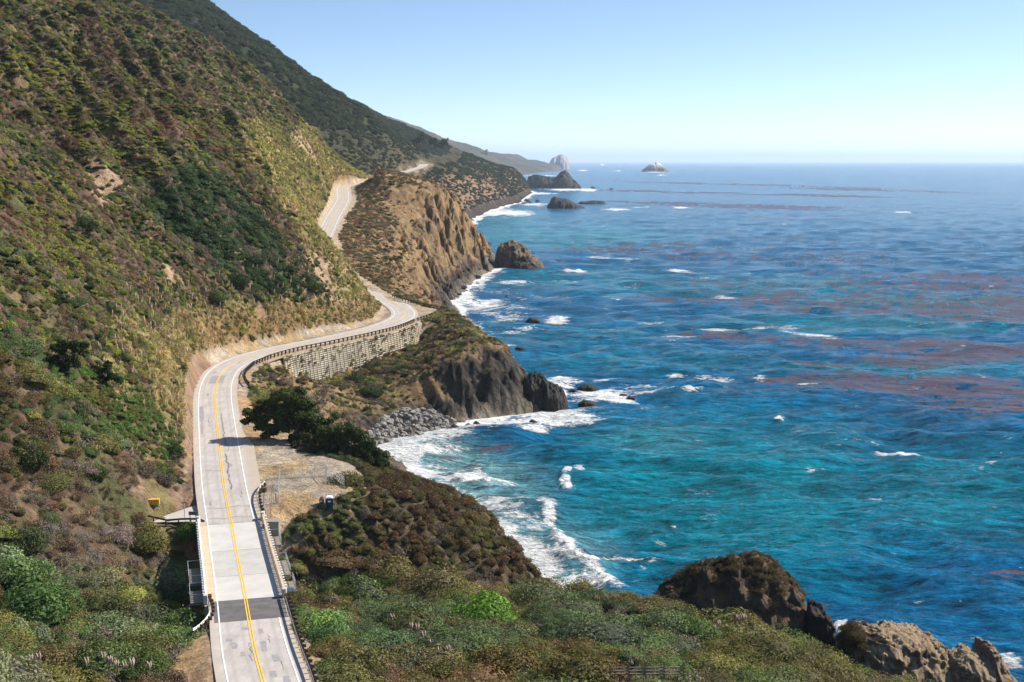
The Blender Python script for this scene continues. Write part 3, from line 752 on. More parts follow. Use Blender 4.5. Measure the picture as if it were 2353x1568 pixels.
t = NT('worn_asphalt')
p = t.pos()
n1 = t.noise(p, .35, 6, .65); n2 = t.noise(p, 9, 4, .7); n3 = t.noise(t.scale(p, (1.4, .12, 1)), .8, 5, .6)
c = t.mix(t.rng(n1, .3, .7), (.36, .325, .30), (.48, .44, .405))
c = t.mix(t.math('MULTIPLY', t.rng(n3, .45, .7), .5), c, (.31, .28, .262))
c = t.mix(1.0, c, t.rng(n2, .25, .75, .86, 1.12), 'MULTIPLY')
lat = t.math('ABSOLUTE', t.attr('lat', out='Fac'))
tyre = t.math('MAXIMUM', t.rng(t.math('ABSOLUTE', t.math('SUBTRACT', lat, 1.0)), 0, .42, 1, 0, True), t.rng(t.math('ABSOLUTE', t.math('SUBTRACT', lat, 2.75)), 0, .42, 1, 0, True))
c = t.mix(t.math('MULTIPLY', tyre, t.rng(n1, .3, .7, .15, .42)), c, (.25, .225, .21))
c = t.mix(t.rng(t.math('ADD', lat, t.math('MULTIPLY', n1, 1.2)), 4.6, 5.5, 0, .55), c, (.40, .31, .22))
ASPH = t.done(t.bsdf(c, .85, t.bump(n2, .3, .03), .2))
PAINT_W = plain('edge_line_white', (.80, .79, .76), .6, var=.08, scale=2)
PAINT_Y = plain('centre_line_yellow', (.74, .45, .035), .6, var=.12, scale=2)
DARKASPH = plain('fresh_asphalt', (.115, .105, .105), .85, var=.25, scale=.8)
PATCH = plain('patch_asphalt', (.27, .255, .26), .85, var=.2, scale=2)
SEAL = plain('crack_sealant', (.15, .14, .145), .5, var=.2)
GRAVELM = plain('pull_out_gravel', (.50, .43, .35), .95, var=.3, scale=.5)
BR0, BR1 = 165.5, 201.2
def wl(Y): return -float(np.interp(Y, [0, 160, 215, 225, 300, 420, 470, 520, 680, 760, 1000, 2000], [5.0, 4.9, 4.9, 4.9, 5.0, 5.0, 5.0, 5.0, 5.0, 5.8, 5.8, 6.0]))
def wr(Y): return float(np.interp(Y, [0, 160, 206, 216, 244, 256, 330, 350, 420, 470, 520, 680, 760, 1000, 2000], [5.2, 5.0, 5.0, 6.3, 6.6, 5.0, 5.2, 5.2, 5.0, 5.0, 5.0, 5.0, 5.8, 5.8, 6.0]))
m = MB(); ribbon(m, 42, BR0, wl, wr, 0); ribbon(m, BR1, 1775, wl, wr, 0)
ro_ = m.build('road', ASPH, smooth=True); la_ = ro_.data.attributes.new('lat', 'FLOAT', 'POINT')
ys_ = np.array([v[1] for v in m.v]); la_.data.foreach_set('value', np.array([((v[0] - float(road_x(v[1]))) / math.sqrt(1 + float(road_dx(v[1])) ** 2)) for v in m.v], np.float32))
prop(ro_, 'pale worn two lane asphalt highway winding along the coast', kind='structure')
m = MB(); ribbon(m, BR0 - 9.5, BR0, -4.3, 4.9, .006); prop(m.build('road_patch', DARKASPH), 'dark strip of newer asphalt across the highway before the bridge', kind='structure')
m = MB()
ribbon(m, 42, 1770, -.23, -.075, .034, 2); ribbon(m, 42, 1770, .075, .23, .034, 2)
prop(m.build('centre_line', PAINT_Y), 'double yellow centre line of the highway', kind='structure')
m = MB()
ribbon(m, 42, BR1 + 2, -3.78, -3.62, .034); ribbon(m, BR1 + 2, 1770, -3.78, -3.62, .034)
ribbon(m, 42, BR0 - 9.5, 3.66, 3.82, .034); ribbon(m, BR1 + 1, 1770, 3.62, 3.78, .034)
prop(m.build('edge_line', PAINT_W), 'white edge lines of the highway', kind='structure')
# worn patches and sealed cracks lie on the asphalt
m = MB(); rr = random.Random(5)
for Y0, Y1, a, b in [(145,147.5,-2.6,-1.9),(142,143.6,-1.7,-1.1),(148,149.2,-3.1,-2.4),(139,141.5,1.7,2.6),(143,147,.8,1.5),(150,152,.9,1.4),(134,136,.9,1.6),(152,153.4,-1.0,-.3),
                     (314,326,-2.1,1.5),(296,300,-2.0,-1.4),(268,284,-3.5,-2.6),(255,268,-3.3,-2.9),(330,334,-2.5,-1.5),(244,252,1.0,1.5),(303,304,1.6,2.1),(229,231,1.4,1.9),(128,130,-2,-1.2),(131,134,2.2,2.9)]:
    ribbon(m, Y0, Y1, a, b, .007, 1.0, .07)
prop(m.build('road_repair', PATCH), 'grey repair patches on the asphalt', kind='structure')
m = MB()
def crack(Y0, Y1, d, w=.10, amp=.18):
    Y = Y0; dd = d; pts = []
    while Y < Y1:
        pts.append((Y, dd)); Y += rr.uniform(.4, 1.1); dd = d + rr.uniform(-amp, amp) + .0 * Y
    pts.append((Y1, d))
    for (ya, da), (yb, db) in zip(pts, pts[1:]):
        ww = w * rr.uniform(.5, 1.5)
        m.poly([road_pt(ya, da - ww / 2, .010), road_pt(ya, da + ww / 2, .010), road_pt(yb, db + ww / 2, .010), road_pt(yb, db - ww / 2, .010)])
for c_ in [(216,238,1.1,.22,.22),(240,246,1.7,.12,.15),(252,275,1.15,.16,.2),(262,272,-1.5,.10,.2),(140,147,-.6,.12,.25),(146,149,1.9,.08,.2),(136,139,2.6,.08,.2),(285,292,-1.4,.08,.2),(212,215,2.6,.1,.3),(345,356,-2.2,.12,.25),(348,352,.9,.1,.4),(128,133,-2.4,.07,.2),(430,446,1.2,.2,.2),(209,211,-2.5,.12,.3),(120,125,1.5,.08,.2)]: crack(*c_)
def xcrack(Y, d0, d1, w=.14):
    n = 10
    for i in range(n):
        a = d0 + (d1 - d0) * i / n; b = d0 + (d1 - d0) * (i + 1) / n; y0 = Y + .25 * math.sin(a * 1.7); y1 = Y + .25 * math.sin(b * 1.7)
        m.poly([road_pt(y0, a, .012), road_pt(y1, b, .012), road_pt(y1 + w, b, .012), road_pt(y0 + w, a, .012)])
for a in [(203.6,-3.4,3.6),(208.0,-3.4,1.5),(208.3,1.5,3.6),(227,-3.0,0),(278,-3.4,-2.2),(282,-3.4,-2.0),(201.3,-4.4,4.2),(326,-.5,2.2)]: xcrack(*a)
prop(m.build('crack_sealing', SEAL), 'dark sealed cracks running along and across the lanes', kind='structure')
# paved side road and verge over the crib wall
m = MB()
zs = lambda y: 17.85 + (y - 202) * .06
sr = [(x + 1.5, y - 6) for x, y in [(-50.3, 207.6), (-54.5, 208.2), (-60.0, 207.8), (-58.5, 211.5), (-55.0, 216.5), (-53.0, 220.5), (-52.5, 223.0), (-50.5, 218)]]
m.poly([(x, y, zs(y)) for x, y in sr])
prop(m.build('side_road', ASPH), 'short paved side road joining the highway beside the bridge', kind='structure')
m = MB(); ribbon(m, 352, 447, 5.1, 7.9, -.03, 2, 0, -.55)
prop(m.build('road_verge', plain('verge_soil', (.30, .22, .14), .95, var=.4, scale=.6), smooth=True), 'narrow soil verge along the top of the crib wall', kind='structure')

# ------------------------------------------------------------------ bridge
CONC = plain('pale_concrete', (.47, .45, .415), .85, var=.10, scale=.35)
CONC2 = plain('grey_concrete', (.41, .395, .365), .85, var=.12, scale=.35)
TANC = plain('stained_concrete', (.50, .385, .27), .85, var=.15, scale=.8)
WHITEC = plain('whitewashed_concrete', (.74, .74, .72), .8, var=.08)
SHADEC = plain('old_concrete', (.36, .33, .29), .9, var=.2)
br = empty('road_bridge', (float(road_x(186)), 186.0, 0.0))
prop(br, 'short concrete road bridge over the creek gorge with baluster railings', 'bridge')
BO = Vector(br.location)
def bpart(mb, name, mat, **k):
    mb.v = [tuple(Vector(v) - BO) for v in mb.v]
    return mb.build(name, mat, br, **k)
def slab(mb, Y0, Y1, d0, d1, zt, zb, n=6):
    for i in range(n):
        a = Y0 + (Y1 - Y0) * i / n; b = Y0 + (Y1 - Y0) * (i + 1) / n
        mb.hexa([road_pt(a, d0, zb), road_pt(a, d1, zb), road_pt(b, d1, zb), road_pt(b, d0, zb), road_pt(a, d0, zt), road_pt(a, d1, zt), road_pt(b, d1, zt), road_pt(b, d0, zt)])
for (a, b, mt) in [(BR0, 176.6, CONC), (176.68, 188.8, CONC2), (188.88, BR1, CONC)]:
    m = MB(); slab(m, a, b, -3.9, 4.45, .012, -.5); bpart(m, 'deck_slab', mt)
m = MB(); slab(m, BR0, BR1, -5.3, -3.9, .0, -.55); bpart(m, 'deck_shoulder', TANC)
m = MB(); slab(m, BR0, BR1, 4.45, 5.3, .10, -.55); bpart(m, 'kerb', SHADEC)
for d in (-4.2, -1.4, 1.4, 4.2):
    m = MB(); slab(m, BR0 - 1, BR1 + 1, d - .25, d + .25, -.52, -1.9); bpart(m, 'girder', SHADEC)
for Y in (177.5, 189.5):
    m = MB()
    for d in (-3.8, 0, 3.8):
        a = road_pt(Y, d, -1.9); m.bar(a, (a[0], a[1], 1.0), .9)
    a = road_pt(Y, -4.6, -2.2); b = road_pt(Y, 4.6, -2.2); m.bar(a, b, .9, .9); bpart(m, 'pier', SHADEC)
for Y in (BR0 - .8, BR1 + .8):
    m = MB(); a = road_pt(Y, -5.4, -2.6); b = road_pt(Y, 5.4, -2.6); m.bar(a, b, 1.2, 5.0); bpart(m, 'abutment', SHADEC)
def railing(side):
    s = -1 if side == 'l' else 1; d = 5.15 * s; wid = .34 if s > 0 else .24
    rail = MB(); slab(rail, BR0, BR1 + .5, d - wid / 2, d + wid / 2, 1.02, .84, 40)
    r = bpart(rail, 'top_rail', TANC if s > 0 else WHITEC)
    b = MB(); slab(b, BR0, BR1 + .5, d - .16, d + .16, .18, .012, 20); bpart(b, 'bottom_rail', TANC)
    pm = MB(); pm.box((0, 0, .34), (.2, .34, .68)); bal = None; Y = BR0 + .3
    while Y < BR1 + .4:
        if bal is None: bal = pm.build('baluster', WHITEC if s < 0 else TANC, br); q_ = bal
        else: q_ = bal.copy(); COL.objects.link(q_); q_.parent = br
        q_.location = Vector(road_pt(Y, d, .17)) - BO; Y += .86
    for Y in (BR0 - .5, BR1 + .9):
        e = MB(); a = Vector(road_pt(Y, d, .6)); e.box(a, (.55, .9, 1.25)); bpart(e, 'end_post', CONC)
railing('l'); railing('r')
# white brackets clamped along the outside of the seaward railing, with hanging work platforms
STEEL = plain('galvanised_steel', (.55, .57, .60), .45, .6, .1)
WOODP = plain('weathered_planks', (.20, .18, .15), .9, var=.2)
for s, ys in ((1, np.arange(BR0 + .4, BR1 - .2, 1.25)), (-1, np.arange(BR0 + .8, BR1, 1.25))):
    m = MB(); m.bar((0, 0, -.1), (.07 * s, 0, -1.3), .1, .13); m.box((.14 * s, 0, -.03), (.22, .34, .1) if s > 0 else (.12, .3, .09)); cb = None
    for Y in ys:
        if cb is None: cb = m.build('clamp_bracket', WHITEC, br); q_ = cb
        else: q_ = cb.copy(); COL.objects.link(q_); q_.parent = br
        q_.location = Vector(road_pt(Y, 5.36 * s, 1.02)) - BO
for s, spans in ((1, [(193, 197), (178.5, 185.5), (171.5, 175.5)]), (-1, [(178, 185), (169, 174.5)])):
    for (a, b) in spans:
        pl = empty('work_platform', tuple(Vector(road_pt((a + b) / 2, 6.3 * s, -1.1)))); 
        prop(pl, {193: 'hanging plank platform outside the far end of the seaward bridge rail', 178.5: 'hanging scaffold platform outside the middle of the seaward bridge rail', 171.5: 'small scaffold platform beside the pale blue sign', 169: 'dim scaffold platform in the gorge by the near landward end of the bridge', 178: 'dim scaffold platform in the gorge under the middle of the landward rail'}[a], 'platform', 'work platforms hung along the bridge')
        o = Vector(pl.location)
        def q(Y, d, z): return Vector(road_pt(Y, d, z)) - o
        w0, w1 = 5.45 * s, 7.2 * s
        m = MB(); m.hexa([q(a, w0, -1.2), q(a, w1, -1.2), q(b, w1, -1.2), q(b, w0, -1.2), q(a, w0, -1.08), q(a, w1, -1.08), q(b, w1, -1.08), q(b, w0, -1.08)])
        m.build('floor_planks', WOODP, pl)
        m = MB(); n = 3
        for i in range(n + 1):
            Y = a + (b - a) * i / n; m.bar(q(Y, w1, -1.3), q(Y, w1, .15), .07)
        for z in (.13, -.4): m.bar(q(a, w1, z), q(b, w1, z), .06)
        for Y in (a, b):
            m.bar(q(Y, w0, .1), q(Y, w1, .1), .06); m.bar(q(Y, w0 - .2 * s, -1.3), q(Y, w1 + .3 * s, -1.3), .09)
        m.build('rail_frame', STEEL, pl)
# concrete box beside the rail at the far end
m = MB(); c_ = Vector(road_pt(198.3, 6.6, -.3)); m.box(c_, (1.7, 1.5, 2.6)); m.box(c_ + Vector((0, 0, 1.35)), (1.9, 1.7, .12))
prop(m.build('utility_box', plain('box_grey_brown', (.24, .22, .19), .85)), 'grey brown utility box outside the far end of the seaward rail', 'utility box')

# ------------------------------------------------------------------ guardrails
TIMBER = plain('dark_timber_post', (.085, .06, .045), .9, var=.3)
BEAM = plain('weathered_guardrail_steel', (.46, .43, .37), .55, .35, .15)
BEAMD = plain('rusty_guardrail_steel', (.10, .065, .045), .8, .1, .25)
BEAMW = plain('whitened_guardrail_steel', (.66, .63, .55), .55, .1, .12)
def guardrail(name, pts, label, beam=BEAM, spacing=1.9, back=1, h=.72, pw=.2):
    """pts: (x, y, z) along the beam; posts stand behind it (back = +1 seaward)"""
    P_ = [Vector(p_) for p_ in pts]; L = [0]
    for a, b in zip(P_, P_[1:]): L.append(L[-1] + (b - a).length)
    def at(s):
        s = max(0, min(L[-1], s)); k = max(0, min(len(P_) - 2, next((i for i in range(len(L) - 1) if L[i + 1] >= s), len(P_) - 2)))
        f_ = (s - L[k]) / max(1e-6, L[k + 1] - L[k]); d = (P_[k + 1] - P_[k]).normalized(); return P_[k].lerp(P_[k + 1], f_), d
    r = empty(name, tuple(P_[0])); prop(r, label, 'guardrail', 'guardrails along the highway'); o = P_[0]
    m = MB(); prof = [(0, -.15), (.075, -.09), (.02, -.02), (.02, .02), (.075, .09), (0, .15)]
    n = max(2, int(L[-1] / 1.0)); base = 0
    for i in range(n + 1):
        c_, d = at(L[-1] * i / n); nrm = Vector((-d.y, d.x, 0)).normalized() * back
        for (u, v) in prof: m.v.append(tuple(c_ - o + nrm * u + Vector((0, 0, h + v * 1.1))))
        for (u, v) in reversed(prof): m.v.append(tuple(c_ - o + nrm * (u - .03) + Vector((0, 0, h + v * 1.1))))
    K = 12
    for i in range(n):
        for k in range(K):
            a = i * K + k; b = i * K + (k + 1) % K; m.f.append((a, b, b + K, a + K))
    m.f.append(tuple(range(K))); m.f.append(tuple(n * K + k for k in range(K))[::-1])
    m.build('beam', beam, r)
    s = .5; proto = None
    while s < L[-1]:
        c_, d = at(s); nrm = Vector((-d.y, d.x, 0)).normalized() * back
        if proto is None:
            pm = MB(); pm.box((0, 0, .1), (pw, pw, 1.75)); pm.box((0, -.22, h), (pw * .8, .24, .36))
            po = pm.build('post', TIMBER, r); proto = po
        else:
            po = proto.copy(); COL.objects.link(po); po.parent = r
        po.location = c_ - o - nrm * (.32)
        po.rotation_euler = (0, 0, math.atan2(-nrm.y, -nrm.x) + math.pi / 2)
        s += spacing
    return r
def along(Y0, Y1, d0, d1=None, n=None):
    d1 = d0 if d1 is None else d1; n = n or max(2, int(abs(Y1 - Y0) / 3))
    return [road_pt(Y0 + (Y1 - Y0) * i / n, (d0 + (d1 - d0) * i / n), 0) for i in range(n + 1)]
# 'back' picks the side: nrm points left of the travel direction for +1; posts go the other way
guardrail('guardrail', along(60, 164.3, 5.25, 5.05, 40), 'long guardrail on dark timber blocks along the seaward edge before the bridge', BEAM, 1.9, 1)
guardrail('guardrail', [road_pt(164.2, -4.9), road_pt(161, -4.75), road_pt(158, -4.85), road_pt(155.5, -5.4), road_pt(153.4, -6.1), road_pt(151.8, -6.9)], 'pale guardrail end curving away from the landward side before the bridge', BEAMW, 1.6, -1)
guardrail('guardrail', [road_pt(202.5, 5.05), road_pt(206, 4.95), road_pt(209.5, 4.95), road_pt(212.5, 5.3), road_pt(215, 6.1), road_pt(216.8, 7.0)], 'guardrail curving onto the gravel pull-out after the bridge', BEAM, 1.5, 1)
gz_ = lambda x, y: float(ground(x, y))
dr = [(-49.9, 201.6), (-51.0, 202.2), (-53.5, 202.2), (-56, 201.8), (-59, 201.2)]
guardrail('guardrail', [(x, y, min(max(gz_(x, y), 17.4), 18.4)) for x, y in dr], 'dark brown guardrail beside the side road next to the bridge', BEAMD, 2.0, -1)
wp = [road_pt(309, 7.6), road_pt(315, 6.6), road_pt(322, 5.9), road_pt(332, 5.7), road_pt(345, 5.7), road_pt(360, 5.9)] + along(366, 446, 6.1, 6.3, 34)
guardrail('guardrail', wp, 'long dark guardrail along the top of the concrete crib wall', BEAMD, 2.35, 1, .75, .34)
pr = [(float(road_x(446)) + 7.0, 448, 20.3), (-31.6, 455, 20.3), (-29.5, 463, 20.3), (-28, 471, 20.3), (-27.3, 478, 20.4)]
guardrail('guardrail', pr, 'low dark guardrail round the seaward edge of the hairpin pull-out', BEAMD, 3.0, 1, .6, .3)
pr = [(-28.5, 484, 20.4), (-33, 490, 20.6), (-38.5, 497, 20.9), (-44.5, 506, 21.3), (-49, 516, 21.8)]
guardrail('guardrail', pr, 'brown guardrail running back from the hairpin towards the hidden bend', BEAMD, 2.3, 1, .75, .25)

# ------------------------------------------------------------------ crib retaining wall
SLAT = plain('crib_wall_concrete', (.52, .46, .35), .9, var=.34, scale=.16)
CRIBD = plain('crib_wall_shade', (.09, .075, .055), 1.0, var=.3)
WY0, WY1 = 366.0, 444.5
wa = road_pt(WY0, 8.1, 0)
crib = empty('retaining_wall', wa); prop(crib, 'tall concrete crib wall of posts and slats holding up the highway', 'retaining wall')
wo = Vector(wa); ncol = 44
bottom = lambda Y: float(np.interp(Y, [366, 372, 378, 384, 390, 396, 402, 408, 414, 420, 428, 434, 438, 445], [4.5, 6, 8.5, 11.2, 11.2, 8, 7.5, 6.5, 5.8, 5.2, 5.2, 8.5, 10.5, 9.5])) + .6
back_m = MB(); slat_m = MB(); pproto = None
for i in range(ncol + 1):
    Y = WY0 + (WY1 - WY0) * i / ncol; dep = bottom(Y)
    top = Vector(road_pt(Y, 8.05, -.75)); bot = Vector(road_pt(Y, 8.05 + dep * .12, -.75 - dep))
    pm = MB(); pm.bar(top - wo + Vector((0, 0, .15)), bot - wo, .36, .44); pm.build('post', SLAT, crib)
    if i < ncol:
        Y2 = WY0 + (WY1 - WY0) * (i + 1) / ncol; dep2 = bottom(Y2)
        t2 = Vector(road_pt(Y2, 8.05, -.75)); b2 = Vector(road_pt(Y2, 8.05 + dep2 * .12, -.75 - dep2))
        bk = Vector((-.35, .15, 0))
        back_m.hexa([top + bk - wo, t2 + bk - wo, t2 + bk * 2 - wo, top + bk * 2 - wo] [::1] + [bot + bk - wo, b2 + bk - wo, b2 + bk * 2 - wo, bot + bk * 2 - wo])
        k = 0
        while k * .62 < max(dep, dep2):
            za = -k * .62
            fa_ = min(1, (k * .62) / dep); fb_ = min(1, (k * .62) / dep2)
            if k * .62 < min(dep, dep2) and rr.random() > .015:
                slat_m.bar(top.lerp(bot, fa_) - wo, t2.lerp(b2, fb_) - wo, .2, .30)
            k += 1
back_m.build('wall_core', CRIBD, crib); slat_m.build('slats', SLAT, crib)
# ------------------------------------------------------------------ foliage
def leaf_mesh(name, n, size, seed, flat=.8, lumps=7, core=True, spiky=0.0, airy=0.0):
    """dome of n small leaf faces over lobes; unit radius"""
    r = np.random.default_rng(seed)
    lobes = [(np.array([0, 0, .25]), .72)]
    for i in range(lumps):
        a = r.random() * 2 * np.pi; d = .35 + .3 * r.random()
        lobes.append((np.array([math.cos(a) * d, math.sin(a) * d, r.random() * .42]), .26 + .26 * r.random()))
    w = np.array([l[1] ** 2 for l in lobes]); w /= w.sum()
    k = r.choice(len(lobes), n, p=w)
    c = np.array([lobes[i][0] for i in k]); rad = np.array([lobes[i][1] for i in k])
    d = r.normal(size=(n, 3)); d[:, 2] = np.abs(d[:, 2]) * 1.0 - .25 * (r.random(n) < .4); d /= np.linalg.norm(d, axis=1)[:, None]
    depth = 1 - (.12 + airy) * r.random(n) ** 1.5 + spiky * r.random(n)
    p = c + d * (rad * depth)[:, None]; p[:, 2] *= flat; p[:, 2] = np.maximum(p[:, 2], .0)
    nm = d + r.normal(size=(n, 3)) * .55; nm /= np.linalg.norm(nm, axis=1)[:, None]
    t1 = np.cross(nm, r.normal(size=(n, 3))); t1 /= np.linalg.norm(t1, axis=1)[:, None]
    t2 = np.cross(nm, t1); s = size * (.6 + .8 * r.random(n))[:, None]
    v = np.stack([p - t1 * s, p + t2 * s * .55, p + t1 * s, p - t2 * s * .55], 1).reshape(-1, 3)
    f = np.arange(n * 4).reshape(n, 4)
    sh = np.repeat(.72 + .56 * r.random(n), 4) 
    if core:
        th = np.linspace(0, 2 * np.pi, 11)[:-1]; vs = []; 
        rings = [(0.0, .95), (.25, .88), (.5, .62), (.68, .3), (.74, .03)]
        base = len(v)
        for z_, rr_ in rings:
            for a in th: vs.append([math.cos(a) * rr_ * .82, math.sin(a) * rr_ * .82, z_ * flat])
        v = np.vstack([v, vs]); ff = []
        for i in range(len(rings) - 1):
            for j in range(10):
                a = base + i * 10 + j; b = base + i * 10 + (j + 1) % 10; ff.append([a, b, b + 10, a + 10])
        f = np.vstack([f, ff]); sh = np.concatenate([sh, np.full(len(vs), .55)])
    return np_mesh(name, v, f, False, None, {'shade': sh})

def blades_mesh(name, n, length, width, seed, spread=.9, lean=.5, up=.2):
    r = np.random.default_rng(seed); v = []; f = []; sh = []
    for i in range(n):
        a = r.random() * 6.283; d = np.array([math.cos(a), math.sin(a), 0]); b = d * r.random() * spread * .35
        L = length * (.5 + .6 * r.random()); le = lean * (.3 + r.random())
        s_ = np.array([-d[1], d[0], 0]) * width * (.6 + .8 * r.random())
        mid = b + d * le * L * .45 + np.array([0, 0, L * .65]); tip = b + d * le * L * 1.15 + np.array([0, 0, L * (up + .55 * r.random())])
        q = len(v); v += [b - s_, b + s_, mid + s_ * .8, mid - s_ * .8, tip - s_ * .15, tip + s_ * .15]
        f += [[q, q + 1, q + 2, q + 3], [q + 3, q + 2, q + 5, q + 4]]; k = .6 + .8 * r.random(); sh += [k] * 6
    return np_mesh(name, np.array(v), np.array(f), False, None, {'shade': sh})

def leaf_mat(name, src, trans=.22, rough=.75):
    t = NT(name)
    c = t.attr('icol', 'INSTANCER') if src == 'inst' else t.n('ShaderNodeObjectInfo').outputs['Color']
    nz = t.noise(t.pos(), .9, 4, .6)
    c = t.mix(1.0, c, t.attr('shade', out='Fac'), 'MULTIPLY')
    c = t.mix(1.0, c, t.rng(nz, .3, .7, .72, 1.3), 'MULTIPLY')
    b = t.bsdf(c, rough, None, .12)
    tr = t.n('ShaderNodeBsdfTranslucent'); t.l(t.mix(1.0, c, (1.25, 1.3, .55), 'MULTIPLY'), tr.inputs[0])
    mx = t.n('ShaderNodeMixShader'); mx.inputs[0].default_value = trans
    t.l(b.outputs[0], mx.inputs[1]); t.l(tr.outputs[0], mx.inputs[2])
    return t.done(mx)
LEAF_I = leaf_mat('scrub_leaves', 'inst'); LEAF_O = leaf_mat('bush_leaves', 'obj')

PROTO = {
 'bush': leaf_mesh('bush_leaves', 520, .085, 1, .85, 8),
 'bush2': leaf_mesh('bush_leaves', 520, .075, 2, .7, 11, spiky=.1),
 'airy': leaf_mesh('brush_twigs', 420, .075, 3, .8, 7, core=False, airy=.6, spiky=.15),
 'low': leaf_mesh('low_leaves', 420, .08, 4, .42, 12),
 'lush': leaf_mesh('lush_leaves', 2200, .055, 5, .9, 12, spiky=.22, airy=.15),
 'lush2': leaf_mesh('lush_leaves', 2400, .045, 6, .85, 14, spiky=.34, airy=.2),
 'twig': leaf_mesh('twig_bush', 2200, .04, 8, .8, 12, core=False, airy=.7, spiky=.2),
 'tuft': blades_mesh('grass_blades', 70, 1.0, .035, 9, 1.0, .55, .15),
 'plume': blades_mesh('plume', 16, .8, .07, 10, .12, .12, .9),
}

def gn_scatter(name, proto, mat, P, rot, sc, col, label, kind='stuff'):
    P = np.asarray(P, np.float32)
    me = bpy.data.meshes.new(name); me.vertices.add(len(P)); me.vertices.foreach_set('co', P.ravel()); me.update()
    for nm, arr, ty, key in (('irot', rot, 'FLOAT_VECTOR', 'vector'), ('iscl', sc, 'FLOAT_VECTOR', 'vector'), ('icol', col, 'FLOAT_COLOR', 'color')):
        a = me.attributes.new(nm, ty, 'POINT'); arr = np.asarray(arr, np.float32)
        if key == 'color': arr = np.hstack([arr, np.ones((len(arr), 1), np.float32)])
        a.data.foreach_set(key, arr.ravel())
    o = link(name, me)
    pm = PROTO[proto].copy(); pm.materials.clear(); pm.materials.append(mat)
    src = bpy.data.objects.new(name + '_source', pm)
    g = bpy.data.node_groups.new(name, 'GeometryNodeTree')
    g.interface.new_socket('Geometry', in_out='INPUT', socket_type='NodeSocketGeometry')
    g.interface.new_socket('Geometry', in_out='OUTPUT', socket_type='NodeSocketGeometry')
    N = g.nodes; L = g.links
    gi = N.new('NodeGroupInput'); go = N.new('NodeGroupOutput'); ip = N.new('GeometryNodeInstanceOnPoints')
    oi = N.new('GeometryNodeObjectInfo'); oi.inputs['Object'].default_value = src
    oi.inputs['As Instance'].default_value = False
    ar = N.new('GeometryNodeInputNamedAttribute'); ar.data_type = 'FLOAT_VECTOR'; ar.inputs['Name'].default_value = 'irot'
    asx = N.new('GeometryNodeInputNamedAttribute'); asx.data_type = 'FLOAT_VECTOR'; asx.inputs['Name'].default_value = 'iscl'
    L.new(gi.outputs[0], ip.inputs['Points']); L.new(oi.outputs['Geometry'], ip.inputs['Instance'])
    L.new(ar.outputs[0], ip.inputs['Rotation']); L.new(asx.outputs[0], ip.inputs['Scale']); L.new(ip.outputs[0], go.inputs[0])
    md = o.modifiers.new('scatter', 'NODES'); md.node_group = g
    prop(o, label, kind=kind)
    return o

# ---- where scrub grows
vr = np.random.default_rng(11)
gradX = np.gradient(blur(Z, 1), axis=1); gradY = np.gradient(blur(Z, 1), axis=0)
def cand(x0, x1, y0, y1, dens):
    n = int((x1 - x0) * (y1 - y0) * dens); return vr.uniform(x0, x1, n), vr.uniform(y0, y1, n)
cx_, cy_ = [], []
for a in [(-112, 84, 100, 262, 1.35), (-190, 20, 262, 520, 1.25), (-420, 30, 520, 1095, .62)]:
    x, y = cand(*a); cx_.append(x); cy_.append(y)
vx, vy = np.concatenate(cx_), np.concatenate(cy_)
vz = ground(vx, vy)
sx_, sy_ = to_px(vx, vy, vz)
gx1, gy1 = samp(gradX, vx, vy), samp(gradY, vx, vy)
nl = np.sqrt(1 + gx1 ** 2 + gy1 ** 2)
facing = (gx1 * vx + gy1 * vy + (H - vz) - 2 * (gx1 * 0)) / np.sqrt(vx ** 2 + vy ** 2 + (H - vz) ** 2) / nl
facing = (-gx1 * (0 - vx) * -1 * -1 + 0)  # replaced below
tocam = np.stack([-vx, -vy, H - vz], 1); tocam /= np.linalg.norm(tocam, axis=1)[:, None]
nrm = np.stack([-gx1, -gy1, np.ones_like(gx1)], 1) / nl[:, None]
fac = (tocam * nrm).sum(1)
ok = (sx_ > -190) & (sx_ < 2550) & (sy_ > -150) & (sy_ < 1700) & (fac > -.22) & (vz > 1.5)
veg = samp(np.clip(veg_l * 1.0, 0, 1), vx, vy)
seaw = samp(seaward, vx, vy)
el_ = np.interp(vy, gy, CXs[:, 6]); s0_ = np.interp(vy, gy, CXs[:, 9])
drd = (vx - road_x(vy)) / np.sqrt(1 + road_dx(vy) ** 2)
land_l = vx < el_ - .8
land_s = (vx > s0_ + .4) & (drd > 6.6)
gorge = (vy > 168) & (vy < 201)
land_s |= gorge & (drd > 6.5); land_l |= gorge & (drd < -6.3)
apron = (vx > -60.5) & (vx < -46) & (vy > 199.8) & (vy < 218) & ((vy - 207.5) - (vx + 57) * 1.25 < 1.5)
ok &= (land_l | land_s) & ~apron & (np.abs(drd) > 6.0)
ok &= ~((drd > 0) & (drd < 8.6) & (vy > 352) & (vy < 447))
q1 = fbm(vx / 9, vy / 9, 4, seed=11); q2 = fbm(vx / 26, vy / 20, 3, seed=12); q3 = fbm(vx / 5, vy / 5, 3, seed=61); q4 = fbm(vx / 15, vy / 13, 3, seed=62)
wx_, wy_ = sx_ + q1 * 22, sy_ + q2 * 22
def bl(lst):
    m_ = np.zeros(len(vx))
    for b in lst: m_ = np.maximum(m_, blob(wx_, wy_, *b))
    return m_
g_grass = bl(GRASS_BLOBS) * land_l
b_bare = bl([(238, 415, 24, 46, -25), (390, 640, 10, 30, -25), (705, 340, 10, 40, -35), (740, 620, 12, 55, -30), (380, 955, 22, 16, 20), (345, 1140, 55, 24, 10), (590, 715, 12, 16, 0)])
g_dark = bl([(490, 510, 150, 90, 40), (600, 620, 110, 70, 40), (700, 690, 70, 50, 45), (430, 470, 80, 70, 0), (560, 560, 120, 80, 45), (720, 430, 26, 60, -25)]) * land_l
